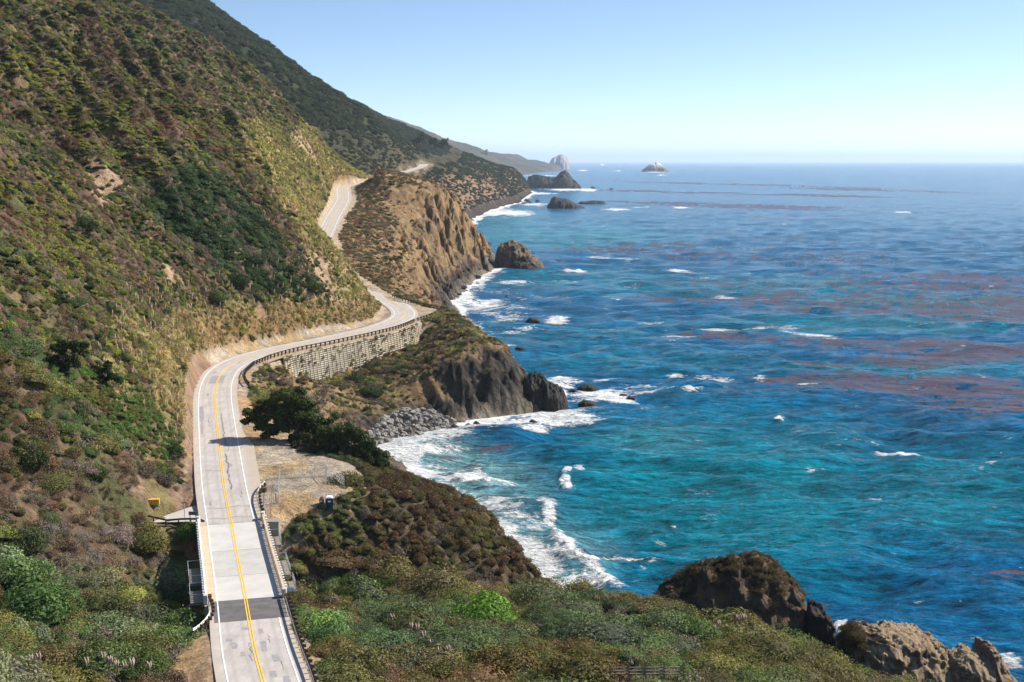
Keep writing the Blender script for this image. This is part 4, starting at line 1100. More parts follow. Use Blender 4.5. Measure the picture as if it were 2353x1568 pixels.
g_redb = bl([(340, 285, 90, 40, 10), (420, 300, 60, 30, 10), (60, 520, 90, 40, 20), (190, 1210, 190, 90, 10), (230, 1110, 150, 55, 10), (340, 1270, 70, 50, 0), (40, 1150, 120, 80, 0)]) * land_l
g_yel = bl([(300, 340, 260, 50, 35), (200, 230, 220, 50, 35), (100, 560, 160, 50, 25), (470, 300, 80, 25, 20), (620, 320, 60, 40, 30), (90, 460, 80, 50, 20)]) * land_l
g_lush = bl([(70, 1370, 150, 80, 0), (120, 1450, 180, 90, 0), (280, 930, 100, 55, 25), (300, 1000, 90, 40, 20), (350, 960, 80, 50, 40), (180, 890, 90, 40, 20)]) * land_l
s_grey = bl([(1400, 1440, 200, 60, 8), (1050, 1450, 180, 55, 10), (880, 1480, 110, 60, 10), (900, 1400, 90, 30, 0), (1500, 1490, 130, 50, 10)])
s_brown = bl([(1080, 1230, 190, 90, 25), (950, 1160, 120, 60, 10), (1100, 1560, 230, 60, 0), (850, 1560, 150, 50, 20), (760, 1420, 60, 60, 30), (1300, 1530, 200, 40, 5), (1150, 1300, 120, 50, 10)])
slp = np.sqrt(gx1 ** 2 + gy1 ** 2)
cliffy = land_s & (vy > 262) & (slp > .75)
# bare cliffs: thin the cover
keepp = np.ones(len(vx))
keepp[cliffy] = .16
far_cl = land_s & (vy > 520)
keepp[far_cl] = np.where(slp[far_cl] > .8, .08, .40)
keepp[land_s & (vz < 5) & (vy > 262)] = .02
rk_pt = samp(rocky, vx, vy); keepp *= 1 - .9 * np.clip(rk_pt, 0, 1) * (vy > 240)
# the shaded dark face of the near headland is scrubby above, bare below
keepp *= 1 - .93 * (b_bare > .35)
keepp *= np.where(land_l & (el_ - vx < 1.2) & (vy < 360), .6, 1)
bare2 = bl([(1000, 520, 110, 75, 50), (1040, 600, 90, 60, 45), (930, 480, 60, 30, 20), (990, 640, 60, 45, 20)]) * land_s; keepp *= 1 - .93 * (bare2 > .4)
thin = land_s & (vy > 262) & (vy < 520); keepp *= np.where(thin & (slp > .3), .30, 1)
ok &= vr.random(len(vx)) < keepp
# sunny yellow-green strip on the seaward flank too
sel = np.where(ok)[0]
vx, vy, vz, sx_, sy_, q1, q2, q3, q4, slp = [a[sel] for a in (vx, vy, vz, sx_, sy_, q1, q2, q3, q4, slp)]
land_l, land_s, g_grass, g_dark, g_redb, g_yel, g_lush, s_grey, s_brown, nrm, el_, drd = [a[sel] for a in (land_l, land_s, g_grass, g_dark, g_redb, g_yel, g_lush, s_grey, s_brown, nrm, el_, drd)]
n = len(vx); u = vr.random(n); u2 = vr.random(n)
DRY = A3(.185, .118, .080); MAUVE = A3(.200, .160, .140); OLV = A3(.115, .112, .034); GRN = A3(.070, .105, .030); DGR = A3(.024, .044, .014)
SAGE = A3(.135, .145, .078); YGR = A3(.22, .22, .05); TANG = A3(.39, .30, .16); YGRASS = A3(.30, .285, .095); BRN = A3(.125, .083, .042)
kind = np.zeros(n, int)           # 0 dense, 1 airy, 2 tuft, 3 low
C_ = np.zeros((n, 3))
def put(mask, c, k):
    C_[mask] = c; kind[mask] = k
put(np.ones(n, bool), DRY, 1)
put(q1 + q3 * .5 > .16, OLV, 0); put((q2 > .15) & (u < .6), GRN, 0); put((q4 > .02) & (u2 < .6), MAUVE, 1)
put((q4 < -.3) & (u < .55), DGR, 3); put((q3 > .42), YGR, 0); put((q1 < -.35) & (u2 < .5), SAGE, 0); put((q3 < -.5) & (u < .5), TANG * .8, 2)
put((g_redb > .5) & (u < .82), DRY * A3(1.1, .85, .8), 1)
put((g_yel > .45) & (q3 > .0) & (u < .8), YGR, 3)
put((g_dark > .5) & (u < .9), GRN * A3(.8, .9, 1.1), 0); put((g_dark > .5) & (q3 > .15), SAGE * A3(.6, .78, .7), 0); put((g_dark > .5) & (q3 < -.15), DGR, 0); put((g_dark > .5) & (q4 > .35), MAUVE * .8, 1)
put((g_lush > .5) & (u < .92), GRN * A3(1.35, 1.45, 1.2), 0); put((g_lush > .5) & (q3 > .2), OLV * 1.1, 0)
gg = (g_grass > .45) & (u < np.where(sx_ < 560, .55, .86))
put(gg, YGRASS, 2); put(gg & (q1 > .1), TANG, 2); put(gg & (q3 > .45), OLV, 0)
put(land_l & (el_ - vx < 7) & (vy > 240) & (u < .75), TANG, 2); put(land_l & (el_ - vx < 9) & (vy > 240) & (q3 > .0) & (u2 < .7), YGRASS * .8, 2)
# foreground left below the bridge
fl = land_l & (vy < 215)
put(fl & (u < .8), GRN * A3(1.0, .95, 1.1), 0); put(fl & (q1 > .12), OLV, 0); put(fl & (q2 < -.12) & (u2 < .6), BRN, 1); put(fl & (q4 > .32), SAGE, 0)
put(land_l & (g_redb > .45) & (vy < 262) & (u < .8), DRY * .85, 1); put(land_l & (g_redb > .45) & (vy < 262) & (q4 > .1) & (u2 < .7), MAUVE * .8, 1)
# seaward ground near
ns = land_s & (vy < 275); mnd = land_s & (vy > 204) & (vy < 275)
put(ns, OLV * .85, 0); put(ns & (q2 > .05), GRN * 1.1, 0); put(ns & (q4 > .12), A3(.13, .115, .04), 0); put(ns & (q4 < -.1) & (u < .5), A3(.11, .105, .04), 3); put(ns & (q3 > .5), BRN, 0)
put(ns & (s_brown > .5) & (u < .5), BRN * A3(1, .9, .75), 0); put(ns & (s_grey > .5) & (u < .8), SAGE * A3(.62, .78, .62), 0)
put(ns & (s_brown > .5) & (q3 < -.3), OLV, 0)
put(mnd, BRN * A3(.75, .70, .72), 0); put(mnd & (q4 > .05), BRN * A3(.85, 1.0, .8), 0); put(mnd & (q3 > .35), OLV * .8, 0); put(mnd & (sx_ < 830) & (q1 > -.2), A3(.115, .13, .045), 0)
put(mnd & (u < .12), MAUVE * .5, 1)

# seaward beyond the cove
fs = land_s & (vy >= 262)
put(fs, BRN, 1); put(fs & (u2 < .4), OLV * .8, 0); put(fs & (q1 > .0), TANG * .6, 2); put(fs & (q3 > .15), MAUVE * .75, 1); put(fs & (q3 < -.25), GRN * .8, 0); put(fs & (q2 > .2) & (u < .5), YGRASS * .75, 2); put(fs & (vy > 520) & (u < .55), DRY * .85, 1); put(fs & (vy > 520) & (u2 < .25), TANG * .55, 2)
R_ = np.where(kind == 2, .95, .80) * (.55 + .55 * u2 + .9 * vr.random(n) ** 4)
R_ *= np.where(kind == 3, 1.3, 1) * np.where(g_dark > .5, 1.35, 1) * np.where(g_redb > .5, .8, 1)
R_ *= np.interp(vy, [100, 260, 520, 1090], [1.15, 1.0, 1.25, 1.9])
R_ *= np.where(ns, 1.15, 1) * np.where(mnd, .9, 1) * np.where(fl, 1.25, 1)
C_ *= (0.72 + .56 * vr.random((n, 1))) * (1 + .06 * vr.normal(size=(n, 3)))
C_ *= (1 + .25 * q2)[:, None]; C_ = np.clip(C_, .008, .7)
tb_ = land_l & (el_ - vx < 8) & (vy > 235) & (vy < 345) & (kind == 2); R_[tb_] *= 1.25
rot = np.stack([-nrm[:, 1] * .55 * -1 * -1, nrm[:, 0] * .55, vr.random(n) * 6.283], 1)
scl = np.stack([R_ * (.85 + .4 * vr.random(n)), R_ * (.85 + .4 * vr.random(n)), R_ * (.75 + .6 * vr.random(n))], 1)
pos = np.stack([vx, vy, vz - .12 * R_], 1)
half = vr.random(n) < .5
fr_ = (ns | fl) & ~mnd; put(fr_ & (u > .9) & (q1 < .1), TANG * .55, 2); put(fr_ & (u2 > .93), MAUVE * .9, 1)
big_ = (ns | fl) & (kind != 2) & ~mnd & (u2 < .78)
keepb = np.ones(n, bool); keepb[big_] = vr.random(big_.sum()) < .30
scl[big_] *= (.9 + 2.2 * vr.random(big_.sum()) ** 2.2)[:, None]; scl[big_, 2] *= .72; C_[big_] = C_[big_] * 1.3 + .008
for nm, pr_, m_, lb in [('foreground_scrub', 'lush', big_ & keepb & (kind == 0) & half, 'large leafy olive and green bushes crowding the foreground'),
                        ('foreground_thicket', 'lush2', big_ & keepb & (((kind == 0) & ~half) | (kind == 3)), 'rounded grey green and brown bushes crowding the foreground'),
                        ('foreground_brush', 'twig', big_ & keepb & (kind == 1), 'twiggy brown brush between the foreground bushes'),
                        ('coastal_scrub', 'bush', ~big_ & (kind == 0) & half, 'dense green and olive scrub covering the slopes'),
                        ('sage_scrub', 'bush2', ~big_ & (kind == 0) & ~half, 'rounded grey green and olive scrub mixed over the slopes'),
                        ('dry_brush', 'airy', ~big_ & (kind == 1), 'dry brown and mauve brush on the hillside'),
                        ('grass_tufts', 'tuft', kind == 2, 'yellow green and straw coloured grass tufts on the cut slopes'),
                        ('low_scrub', 'low', ~big_ & (kind == 3), 'low spreading yellow green scrub on the hillside')]:
    if m_.any(): gn_scatter(nm, pr_, LEAF_I, pos[m_], rot[m_], scl[m_], C_[m_], lb)
print('scrub', n)

# pampas plumes in the grass
pl = np.where(((g_grass > .4) | (land_l & (el_ - vx < 14) & (vy > 230))) & (vy < 470) & (vr.random(n) < .10))[0]
k_ = len(pl); ps = .8 + .8 * vr.random(k_)
gn_scatter('pampas_plumes', 'plume', LEAF_I, np.stack([vx[pl], vy[pl], vz[pl] + .9], 1), np.stack([vr.normal(size=k_) * .12, vr.normal(size=k_) * .12, vr.random(k_) * 6], 1),
           np.stack([ps, ps, ps * 1.3], 1), np.tile(A3(.62, .48, .40), (k_, 1)) * (.8 + .4 * vr.random((k_, 1))), 'pinkish pampas grass plumes scattered over the lower slope')

print('ok')
# plants rooted in the crib wall
kw = 170; wy_ = vr.uniform(WY0, WY1, kw); wd_ = vr.random(kw) ** 1.6; wp_ = np.array([road_pt(float(a), 8.25 + 1.1 * float(b), -.6 - float(b) * bottom(float(a))) for a, b in zip(wy_, wd_)]); ws_ = .35 + .7 * vr.random(kw)
gn_scatter('wall_plants', 'airy', LEAF_I, wp_, np.stack([0 * ws_, .5 + 0 * ws_, vr.random(kw) * 6], 1), np.stack([ws_, ws_, ws_], 1), np.where((vr.random(kw) < .5)[:, None], A3(.16, .12, .08), A3(.11, .11, .04)), 'dry plants growing out of the crib wall')
# far mountain woods
fxx, fyy = vr.uniform(-1050, 80, 90000), vr.uniform(1080, 3200, 90000)
fz = fground(fxx, fyy); a_, b_ = to_px(fxx, fyy, fz)
okf = (a_ > -50) & (a_ < 1260) & (b_ > -40) & (fz > 12) & (np.abs(fxx - road_x(fyy)) > 13)
w_ = fbm(fxx / 80, fyy / 90, 5, seed=35)
okf &= (vr.random(90000) < np.where(fz > 90, .97, np.where(w_ < 0, .7, .4)))
fxx, fyy, fz, w_ = fxx[okf], fyy[okf], fz[okf], w_[okf]; n_ = len(fxx)
fr = (2.6 + 3.2 * vr.random(n_)) * np.where(fz > 110, 1.25, .75) * np.interp(fyy, [1000, 3200], [.9, 1.5])
fcl = np.where((vr.random(n_) < .3)[:, None], A3(.055, .062, .032), A3(.030, .045, .024)) * (.7 + .6 * vr.random((n_, 1)))
gn_scatter('mountain_woods', 'bush2', LEAF_I, np.stack([fxx, fyy, fz - .6], 1), np.stack([0 * fxx, 0 * fxx, vr.random(n_) * 6], 1), np.stack([fr, fr, fr * .9], 1), fcl, 'dark green brush and woods covering the far mountain')

# ---- single bushes one can point to: sheet x, y of the foot, width in metres, height factor, mesh, colour, label
BUSH = [
 (192, 525, 7.6, .72, 'lush', (.028, .045, .012), 'round dark green bush alone on the upper hillside, left of the grey green thicket'),
 (68, 1062, 7.0, .72, 'lush', (.024, .042, .012), 'dark green bush near the left edge, level with the tree shadow on the road'),
 (412, 852, 4.0, 1.3, 'lush2', (.030, .052, .014), 'upright dark green bush just above the sandy verge of the first bend'),
 (120, 372, 4.2, .7, 'lush2', (.045, .07, .03), 'grey green bush above the pink landslip scar'),
 (395, 455, 5.5, .8, 'lush2', (.035, .055, .03), 'dark blue green bush at the top of the hillside thicket'),
 (495, 690, 7.5, .8, 'lush', (.065, .10, .035), 'bright green bush low on the slope above the pampas grass'),
 (548, 655, 8.0, .8, 'lush', (.020, .036, .014), 'very dark bush in the middle of the hillside thicket'),
 (715, 665, 7.0, .7, 'lush', (.045, .085, .02), 'fresh green bush near the right end of the hillside thicket'),
 (590, 600, 8.0, .7, 'lush2', (.05, .075, .04), 'dull green bush on the upper right of the hillside thicket'),
 (330, 480, 4.5, 1.2, 'lush', (.045, .075, .018), 'tall green bush beside the pink landslip scar'),
 (165, 700, 5.0, .6, 'lush2', (.06, .08, .03), 'low olive bush on the hillside above the two dark pines'),
 (400, 1045, 4.2, 1.0, 'lush', (.03, .05, .014), 'dark green bush at the foot of the bank beside the road shadow'),
 (335, 1090, 6.5, .8, 'twig', (.125, .095, .075), 'brown leafless bush on the bank by the road, below the green ones'),
 (372, 1110, 5.5, .8, 'twig', (.10, .08, .065), 'dark brown twiggy bush closest to the shoulder above the side road'),
 (220, 1095, 4.6, .8, 'lush', (.045, .07, .018), 'small green bush in the brown brush left of the twiggy bushes'),
 (325, 1255, 8.6, .8, 'lush2', (.105, .10, .028), 'large olive bush in front of the side road guardrail'),
 (432, 1235, 4.6, 1.0, 'lush', (.10, .16, .035), 'bright green bush touching the far end of the landward bridge rail'),
 (60, 1255, 7.0, .9, 'lush2', (.075, .09, .035), 'rounded olive bush near the left edge above the bright green thicket'),
 (110, 1195, 4.5, .8, 'lush2', (.11, .13, .05), 'pale green bush left of the small rocky path'),
 (80, 1410, 11, .75, 'lush', (.075, .135, .04), 'large bright green thicket at the left edge below the path'),
 (230, 1410, 9.0, .75, 'lush2', (.085, .095, .035), 'broad olive green bush right of the bright green thicket'),
 (310, 1430, 8.0, .7, 'lush2', (.115, .125, .075), 'grey green bush at the rim of the dark gorge'),
 (345, 1545, 6.5, .75, 'lush', (.085, .12, .03), 'leafy green bush at the bottom of the photo left of the highway'),
 (220, 1530, 7.0, .7, 'lush', (.065, .09, .03), 'mid green bush at the bottom behind the pampas plumes'),
 (460, 1430, 5.5, .75, 'twig', (.22, .185, .175), 'silvery leafless bush at the near landward bridge end'),
 (390, 1440, 6.0, .7, 'lush2', (.10, .11, .025), 'yellow olive bush left of the silvery leafless one'),
 (470, 1368, 2.2, 1.1, 'lush', (.19, .19, .035), 'small yellow flowering bush under the striped marker of the landward rail'),
 (1120, 1432, 11.0, .72, 'lush', (.135, .25, .035), 'brilliant light green bush in the middle of the foreground'),
 (1500, 1490, 9.0, .45, 'lush2', (.15, .22, .07), 'pale lime green streak of bush right of the grey thicket'),
 (1390, 1470, 12.5, .5, 'lush2', (.095, .115, .07), 'broad grey green thicket right of the brilliant green bush'),
 (1560, 1500, 8.0, .5, 'lush2', (.11, .125, .07), 'grey green bush near the foot of the dark rock stack'),
 (980, 1455, 9.5, .6, 'lush2', (.08, .095, .045), 'rounded grey green bush left of the brilliant green one'),
 (900, 1510, 8.5, .55, 'lush2', (.105, .115, .075), 'grey bush above the pampas plumes in the foreground'),
 (1170, 1540, 9.0, .65, 'lush', (.115, .09, .03), 'rust brown bush directly below the brilliant green one'),
 (1330, 1560, 9.5, .6, 'lush', (.10, .085, .028), 'olive brown hedge of brush behind the wooden fence'),
 (1040, 1560, 7.5, .6, 'lush', (.105, .10, .03), 'olive bush at the bottom of the photo left of the rust brown one'),
 (700, 1400, 5.0, .8, 'twig', (.17, .135, .125), 'grey leafless bush beside the seaward striped marker'),
 (775, 1475, 5.5, .6, 'lush', (.13, .15, .03), 'yellow green bush right of the guardrail in the foreground'),
 (755, 1545, 5.0, .6, 'lush', (.14, .16, .06), 'light green bush with pale flowers right of the guardrail at the bottom'),
 (720, 1012, 5.5, .7, 'lush2', (.035, .045, .018), 'dark brush under the two big cypress trees, left clump'),
 (770, 1005, 6.0, .7, 'lush2', (.05, .05, .028), 'dark brush behind the lower cypress tree'),
 (690, 985, 5.5, .7, 'lush', (.04, .05, .02), 'dark bush behind the tall cypress trunk'),
 (655, 880, 5.5, .6, 'twig', (.26, .19, .16), 'pinkish dry brush below the left end of the crib wall'),
 (700, 925, 6.0, .6, 'twig', (.20, .15, .13), 'greyish dry brush between the crib wall and the tall cypress'),
 (800, 1340, 5.0, .6, 'lush', (.04, .075, .014), 'dark green bush on the left flank of the mound, upper one'),
 (875, 1345, 4.6, .7, 'lush', (.042, .075, .014), 'dark green bush on the left flank of the mound, right one'),
 (785, 1368, 4.2, .7, 'lush', (.035, .062, .014), 'dark green bush on the left flank of the mound, lowest one'),
 (1600, 1395, 8.0, .55, 'lush', (.095, .11, .025), 'olive green bush left of the dark rock stack'),
 (1450, 1372, 8.0, .5, 'lush', (.10, .105, .026), 'olive bush on the skyline of the foreground before the surf'),
 (1900, 1520, 8.0, .5, 'lush', (.075, .08, .02), 'dark olive bush between the two rock stacks'),
 (1690, 1520, 8.5, .4, 'lush', (.085, .085, .02), 'low dark olive bush under the dark rock stack'),
 (800, 1108, 6.5, .6, 'lush', (.105, .10, .032), 'olive bush on the seaward corner of the pull-out behind the mesh fence'),
 (855, 1095, 5.0, .6, 'lush2', (.11, .095, .035), 'brown green bush at the cliff edge right of the mesh fence'),
 (815, 880, 7.5, .8, 'lush', (.032, .052, .018), 'dark green bush on the cliff under the crib wall'),
 (855, 905, 8.0, .55, 'lush', (.035, .055, .018), 'dark green bush trailing down the cliff towards the boulders'),
]
def place(px, py): 
    h_ = hit(px, py); return h_
for px, py, wd, hf, pr_, c_, lb in BUSH:
    h_ = place(px, py)
    if h_ is None: continue
    o = link('bush', PROTO[pr_], LEAF_O); o.color = (*c_, 1); o.location = (h_[0], h_[1], h_[2] - .3)
    o.scale = (wd / 2, wd / 2, wd / 2 * hf * 1.25); o.rotation_euler = (0, 0, random.uniform(0, 6.28))
    prop(o, lb, 'bush', 'single bushes on the slopes')

# ---- trees
BARK = plain('grey_bark', (.17, .14, .115), .9, var=.25)
def tree(label, base, trunk_pts, blobs, c_, seed, n=900, lf=.2, bare=False, group='cypress trees by the pull-out', cat='tree', name='cypress_tree'):
    """trunk_pts: list of limbs (points, r0, r1); blobs: (x, y, z, radius, flatness) of foliage in metres from the base"""
    r0 = empty(name, base); prop(r0, label, cat, group)
    m = MB()
    for pts, ra, rb in trunk_pts:
        k = len(pts); m.tube(pts, [ra + (rb - ra) * i / (k - 1) for i in range(k)], 7)
    m.build('trunk', BARK, r0, smooth=True)
    if blobs:
        r = np.random.default_rng(seed); V = []; F = []; S = []; b0 = 0
        for (x, y, z, R, fl) in blobs:
            k = int(n * (R / 2.0) ** 2) + 30
            d = r.normal(size=(k, 3)); d /= np.linalg.norm(d, axis=1)[:, None]
            # ragged clump: a few sprays reach out
            sp = 1 + .35 * np.maximum(0, perlin(d[:, 0] * 2.3 + seed, d[:, 1] * 2.3 + d[:, 2] * 3))*2
            p = np.array([x, y, z]) + d * (R * (.55 + .45 * r.random(k)) * sp)[:, None] * np.array([1, 1, fl])
            nm = d + r.normal(size=(k, 3)) * .7; nm /= np.linalg.norm(nm, axis=1)[:, None]
            t1 = np.cross(nm, r.normal(size=(k, 3))); t1 /= np.linalg.norm(t1, axis=1)[:, None]; t2 = np.cross(nm, t1)
            s = lf * (.5 + r.random(k))[:, None]
            V.append(np.stack([p - t1 * s, p + t2 * s * .5, p + t1 * s, p - t2 * s * .5], 1).reshape(-1, 3)); F.append(np.arange(k * 4).reshape(k, 4) + b0); S.append(np.repeat(.55 + .9 * r.random(k), 4)); b0 += 4 * k
        me = np_mesh('crown', np.vstack(V), np.vstack(F), False, None, {'shade': np.concatenate(S)})
        cr = link('crown', me, LEAF_O, r0); cr.color = (*c_, 1)
    return r0
def limb(a, b, bend=.5, k=5, seed=0):
    a = Vector(a); b = Vector(b); r = random.Random(seed); o = []
    for i in range(k + 1):
        f_ = i / k; p_ = a.lerp(b, f_); p_ += Vector((r.uniform(-1, 1), r.uniform(-1, 1), r.uniform(-.4, .9))) * bend * math.sin(math.pi * f_) * .6; o.append(p_)
    return o
def canopy(spec, seed, k=3, rr_=(1.0, 1.7)):
    r = random.Random(seed); o = []
    for (x, y, z, R) in spec:
        for i in range(k):
            a = r.uniform(0, 6.28); d = R * r.uniform(.2, .9); o.append((x + math.cos(a) * d, y + math.sin(a) * d, z + r.uniform(-.45, .55) * R, R * r.uniform(.28, .58), r.uniform(.6, 1.0)))
    return o
b1 = (-43.5, 252.0, float(ground(-43.5, 252)) - .3)
sp1 = [(-1.5, 0, 10.6, 2.2), (1.2, 0, 10.2, 2.4), (3.6, 0, 8.9, 2.3), (-4.0, 0, 8.3, 2.2), (-6.2, 0, 6.4, 1.9), (-2.0, .5, 7.2, 2.6), (1.6, 0, 6.7, 2.6), (4.8, 0, 5.9, 2.2), (-4.4, 0, 4.6, 1.8), (-7.2, 0, 5.2, 1.0), (0, 0, 4.4, 2.4), (3.0, .5, 3.4, 2.2), (6.8, 0, 4.0, 1.8)]
tp1 = [(limb((0.5, 0, 0), (-.3, 0, 9.5), .8, 6, 1), .5, .16)] + [(limb((0.3, 0, 1.0 + i * .6), s[:3], .8, 5, 10 + i), .2, .05) for i, s in enumerate(sp1)]
SC1 = 1.22
sp1 = sp1 + [(-3, 0, 2.6, 1.8), (2, 0, 1.6, 2.0), (5.5, .5, 2.0, 2.0)]
sp1 = [(a * 1.12 - 1.6, b, c * .86, d * 1.05) for a, b, c, d in sp1]
tree('tall dark cypress with a ragged crown standing beside the road below the first bend', b1, tp1, canopy(sp1, 3, 10), (.055, .075, .024), 31, 620, .28)
b2 = (-32.0, 243.5, float(ground(-32, 243.5)) - .3)
sp2 = [(-1.0, 0, 5.8, 2.0), (1.6, 0, 6.6, 2.0), (3.6, 0, 5.6, 1.9), (-3.4, 0, 4.3, 1.7), (0.8, 0, 4.4, 2.2), (4.8, 0, 3.4, 2.0), (-1.0, 0, 3.0, 1.6), (6.6, 0, 2.2, 1.7), (3, 0, 2.2, 1.8)]
tp2 = [(limb((1.4, 0, 0), (.4, 0, 5.0), .7, 6, 2), .4, .12)] + [(limb((1.1, 0, .6 + i * .4), s[:3], .6, 5, 30 + i), .16, .05) for i, s in enumerate(sp2)]
sp2 = [(a * 1.0 - 2.2, b, c * .95, d * 1.1) for a, b, c, d in sp2] + [(6.5, 0, .6, 1.8), (5.2, 0, 1.8, 2.0), (-5.5, 0, 1.6, 1.6)]
tree('lower spreading dark cypress at the back of the gravel pull-out', b2, tp2, canopy(sp2, 4, 10), (.052, .07, .024), 32, 420, .28)
b3 = (-37.5, 247.5, float(ground(-37.5, 247.5)) - .3)
sp3 = [(-2.4, 0, 3.0, 1.9), (0, 0, 3.6, 1.9), (2.4, 0, 3.2, 1.9), (-5, 0, 2.4, 1.5)]
tp3 = [(limb((0, 0, 0), (-4.5, -.5, 2.6), .5, 6, 5), .28, .07), (limb((.2, 0, 0), (2.4, 0, 2.9), .5, 6, 6), .24, .07)]
tree('leaning grey trunked cypress between the two darker cypress trees', b3, tp3, canopy(sp3, 5, 5), (.05, .055, .028), 33, 420, .2)
b4 = (-40.0, 262.0, float(ground(-40, 262)) - .3)
rt = random.Random(9); tw = [(limb((0, 0, 0), (-.6, 0, 9.5), .5, 7, 7), .26, .04)]
for i in range(34):
    z_ = rt.uniform(3.0, 8.8); a = rt.uniform(0, 6.28); L_ = rt.uniform(1.4, 3.3) * (1.15 - z_ / 14)
    e_ = (math.cos(a) * L_, math.sin(a) * L_, z_ + rt.uniform(.8, 2.2)); tw.append((limb((-.04 * z_, 0, z_), e_, .3, 4, 50 + i), .07, .02))
    for j in range(3):
        a2 = a + rt.uniform(-.9, .9); tw.append((limb((e_[0] * .6, e_[1] * .6, z_ + .8), (math.cos(a2) * L_ * 1.2, math.sin(a2) * L_ * 1.2, z_ + rt.uniform(.9, 2.8)), .2, 3, 90 + i * 3 + j), .035, .015))
tree('bare grey dead tree behind the cypress trees by the pull-out', b4, tw, [(-.5 + rt.uniform(-2, 2), rt.uniform(-1.5, 1.5), rt.uniform(4, 8.5), 1.1, .7) for i in range(7)], (.16, .14, .12), 34, 70, .12, group=None, name='dead_tree')
# two dark pines on the bank above the first bend
for (px, py, wd, lb, sd) in [(140, 850, 8.5, 'broad very dark pine on the bank, left one of the pair', 41), (238, 880, 6.5, 'smaller dark pine on the bank, right one of the pair', 42)]:
    h_ = hit(px, py); R = wd / 2; r = random.Random(sd)
    sp = [(r.uniform(-1, 1) * R * .75, r.uniform(-.5, .5) * R, R * r.uniform(.25, 1.25), R * .42) for i in range(9)]
    tree(lb, (h_[0], h_[1], h_[2] - .4), [(limb((0, 0, 0), (0, 0, R * 1.2), .3, 5, sd), .3, .1)] + [(limb((0, 0, R * .3), s[:3], .4, 4, sd + i), .1, .04) for i, s in enumerate(sp)], canopy(sp, sd, 4), (.022, .04, .012), sd, 800, .2, group='dark pines on the bank', name='pine_tree')
# trees on the far ridge
for i, (px, py, hh, lb) in enumerate([(965, 334, 26, 'round dark tree standing alone on the far ridge, leftmost'), (993, 338, 20, 'small dark tree between two rounder ones on the far ridge'), (1019, 343, 24, 'broad dark tree at the right end of the row on the far ridge'), (1004, 341, 14, 'low bushy tree in the gap of the far ridge row'), (952, 331, 9, 'tiny bush like tree left of the round tree on the far ridge')]):
    Yv = np.linspace(1100, 3400, 4000); e = (CY - py) / FOC; zc = Yv / (CP + e * SP); Xv = zc * (px - CX) / FOC; zv = H + zc * (-SP + e * CP); g_ = fground(Xv, Yv)
    k = np.argmax(zv <= g_ + .5)
    if k == 0: k = int(np.argmin(zv - g_))
    R = hh * .5; r = random.Random(60 + i); sp = [(r.uniform(-1, 1) * R * .55, r.uniform(-.5, .5) * R, R * r.uniform(.7, 1.6), R * .5) for _ in range(9)]
    tree(lb, (float(Xv[k]), float(Yv[k]), float(g_[k]) - 1), [(limb((0, 0, 0), (0, 0, R * 1.4), .5, 5, i), .9, .3)], canopy(sp, 70 + i, 4), (.022, .035, .016), 71 + i, 14, 1.1, group='trees on the far ridge', name='ridge_tree')
# skyline trees on the hazy ridge behind
for i, (px, py, Y_) in enumerate([(866, 268, 6500), (874, 271, 6500), (883, 276, 6500), (901, 283, 6500), (908, 286, 6500), (916, 291, 6500), (1115, 350, 8500), (1075, 347, 8500)]):
    X_, z_ = at_y(px, py + 6, Y_); R = 17 + (i * 7) % 9; r = random.Random(80 + i); sp = [(r.uniform(-1, 1) * R * .7, 0, R * r.uniform(.3, 1.4), R * .6) for _ in range(5)]
    tree(['first', 'second', 'third', 'fourth', 'fifth', 'sixth', 'outer', 'inner'][i] + (' hazy blue tree from the left along the distant ridge skyline' if i < 6 else ' lone hazy tree on the low distant cape'), (X_, Y_ - 20, z_ - 3), [(limb((0, 0, 0), (0, 0, R), .5, 3, i), 2, 1)], canopy(sp, 90 + i, 2), (.03, .04, .025), 91 + i, 1, 4.0, group='hazy trees on the distant ridge', name='distant_tree')
# ------------------------------------------------------------------ sea rocks
def rock_mat(name, a, b, lichen=None, top=None):
    t = NT(name); p = t.pos()
    n1 = t.noise(p, .5, 9, .72); n2 = t.noise(t.scale(p, (1, 1, .35)), 1.6, 7, .7); v = t.voro(t.scale(p, (1, 1, .4), (.3, .5, 0)), .4, 'DISTANCE_TO_EDGE')
    c = t.mix(t.rng(n1, .35, .7), a, b)
    c = t.mix(t.rng(v, 0, .06, .35, 0), c, tuple(x * .5 for x in a))
    geo = t.n('ShaderNodeNewGeometry'); sx = t.n('ShaderNodeSeparateXYZ'); t.l(geo.outputs['Normal'], sx.inputs[0])
    if lichen:
        up = t.rng(t.math('ADD', sx.outputs[2], t.math('MULTIPLY', t.math('SUBTRACT', n1, .5), 1.2)), .45, .75)
        c = t.mix(up, c, lichen)
    if top:
        pz = t.n('ShaderNodeSeparateXYZ'); t.l(p, pz.inputs[0])
        k = t.rng(t.math('ADD', pz.outputs[2], t.math('MULTIPLY', t.math('SUBTRACT', n1, .5), top[1] * .6)), top[1] * .35, top[1] * .8)
        c = t.mix(k, c, top[0])
    h = t.math('ADD', t.math('MULTIPLY', n1, 1.0), t.math('MULTIPLY', n2, .7)); h = t.math('ADD', h, t.math('MULTIPLY', t.rng(v, 0, .15), .3))
    return t.done(t.bsdf(c, .85, t.bump(h, 1.0, .9), .25))
RK_DARK = rock_mat('wet_dark_rock', (.020, .019, .019), (.055, .049, .043))
RK_BROWN = rock_mat('brown_stack_rock', (.048, .038, .031), (.125, .098, .075), (.11, .07, .036))
RK_TAN = rock_mat('tan_stack_rock', (.085, .06, .04), (.235, .165, .10), (.31, .225, .14))
RK_GREY = rock_mat('grey_boulder', (.17, .16, .148), (.38, .36, .33))
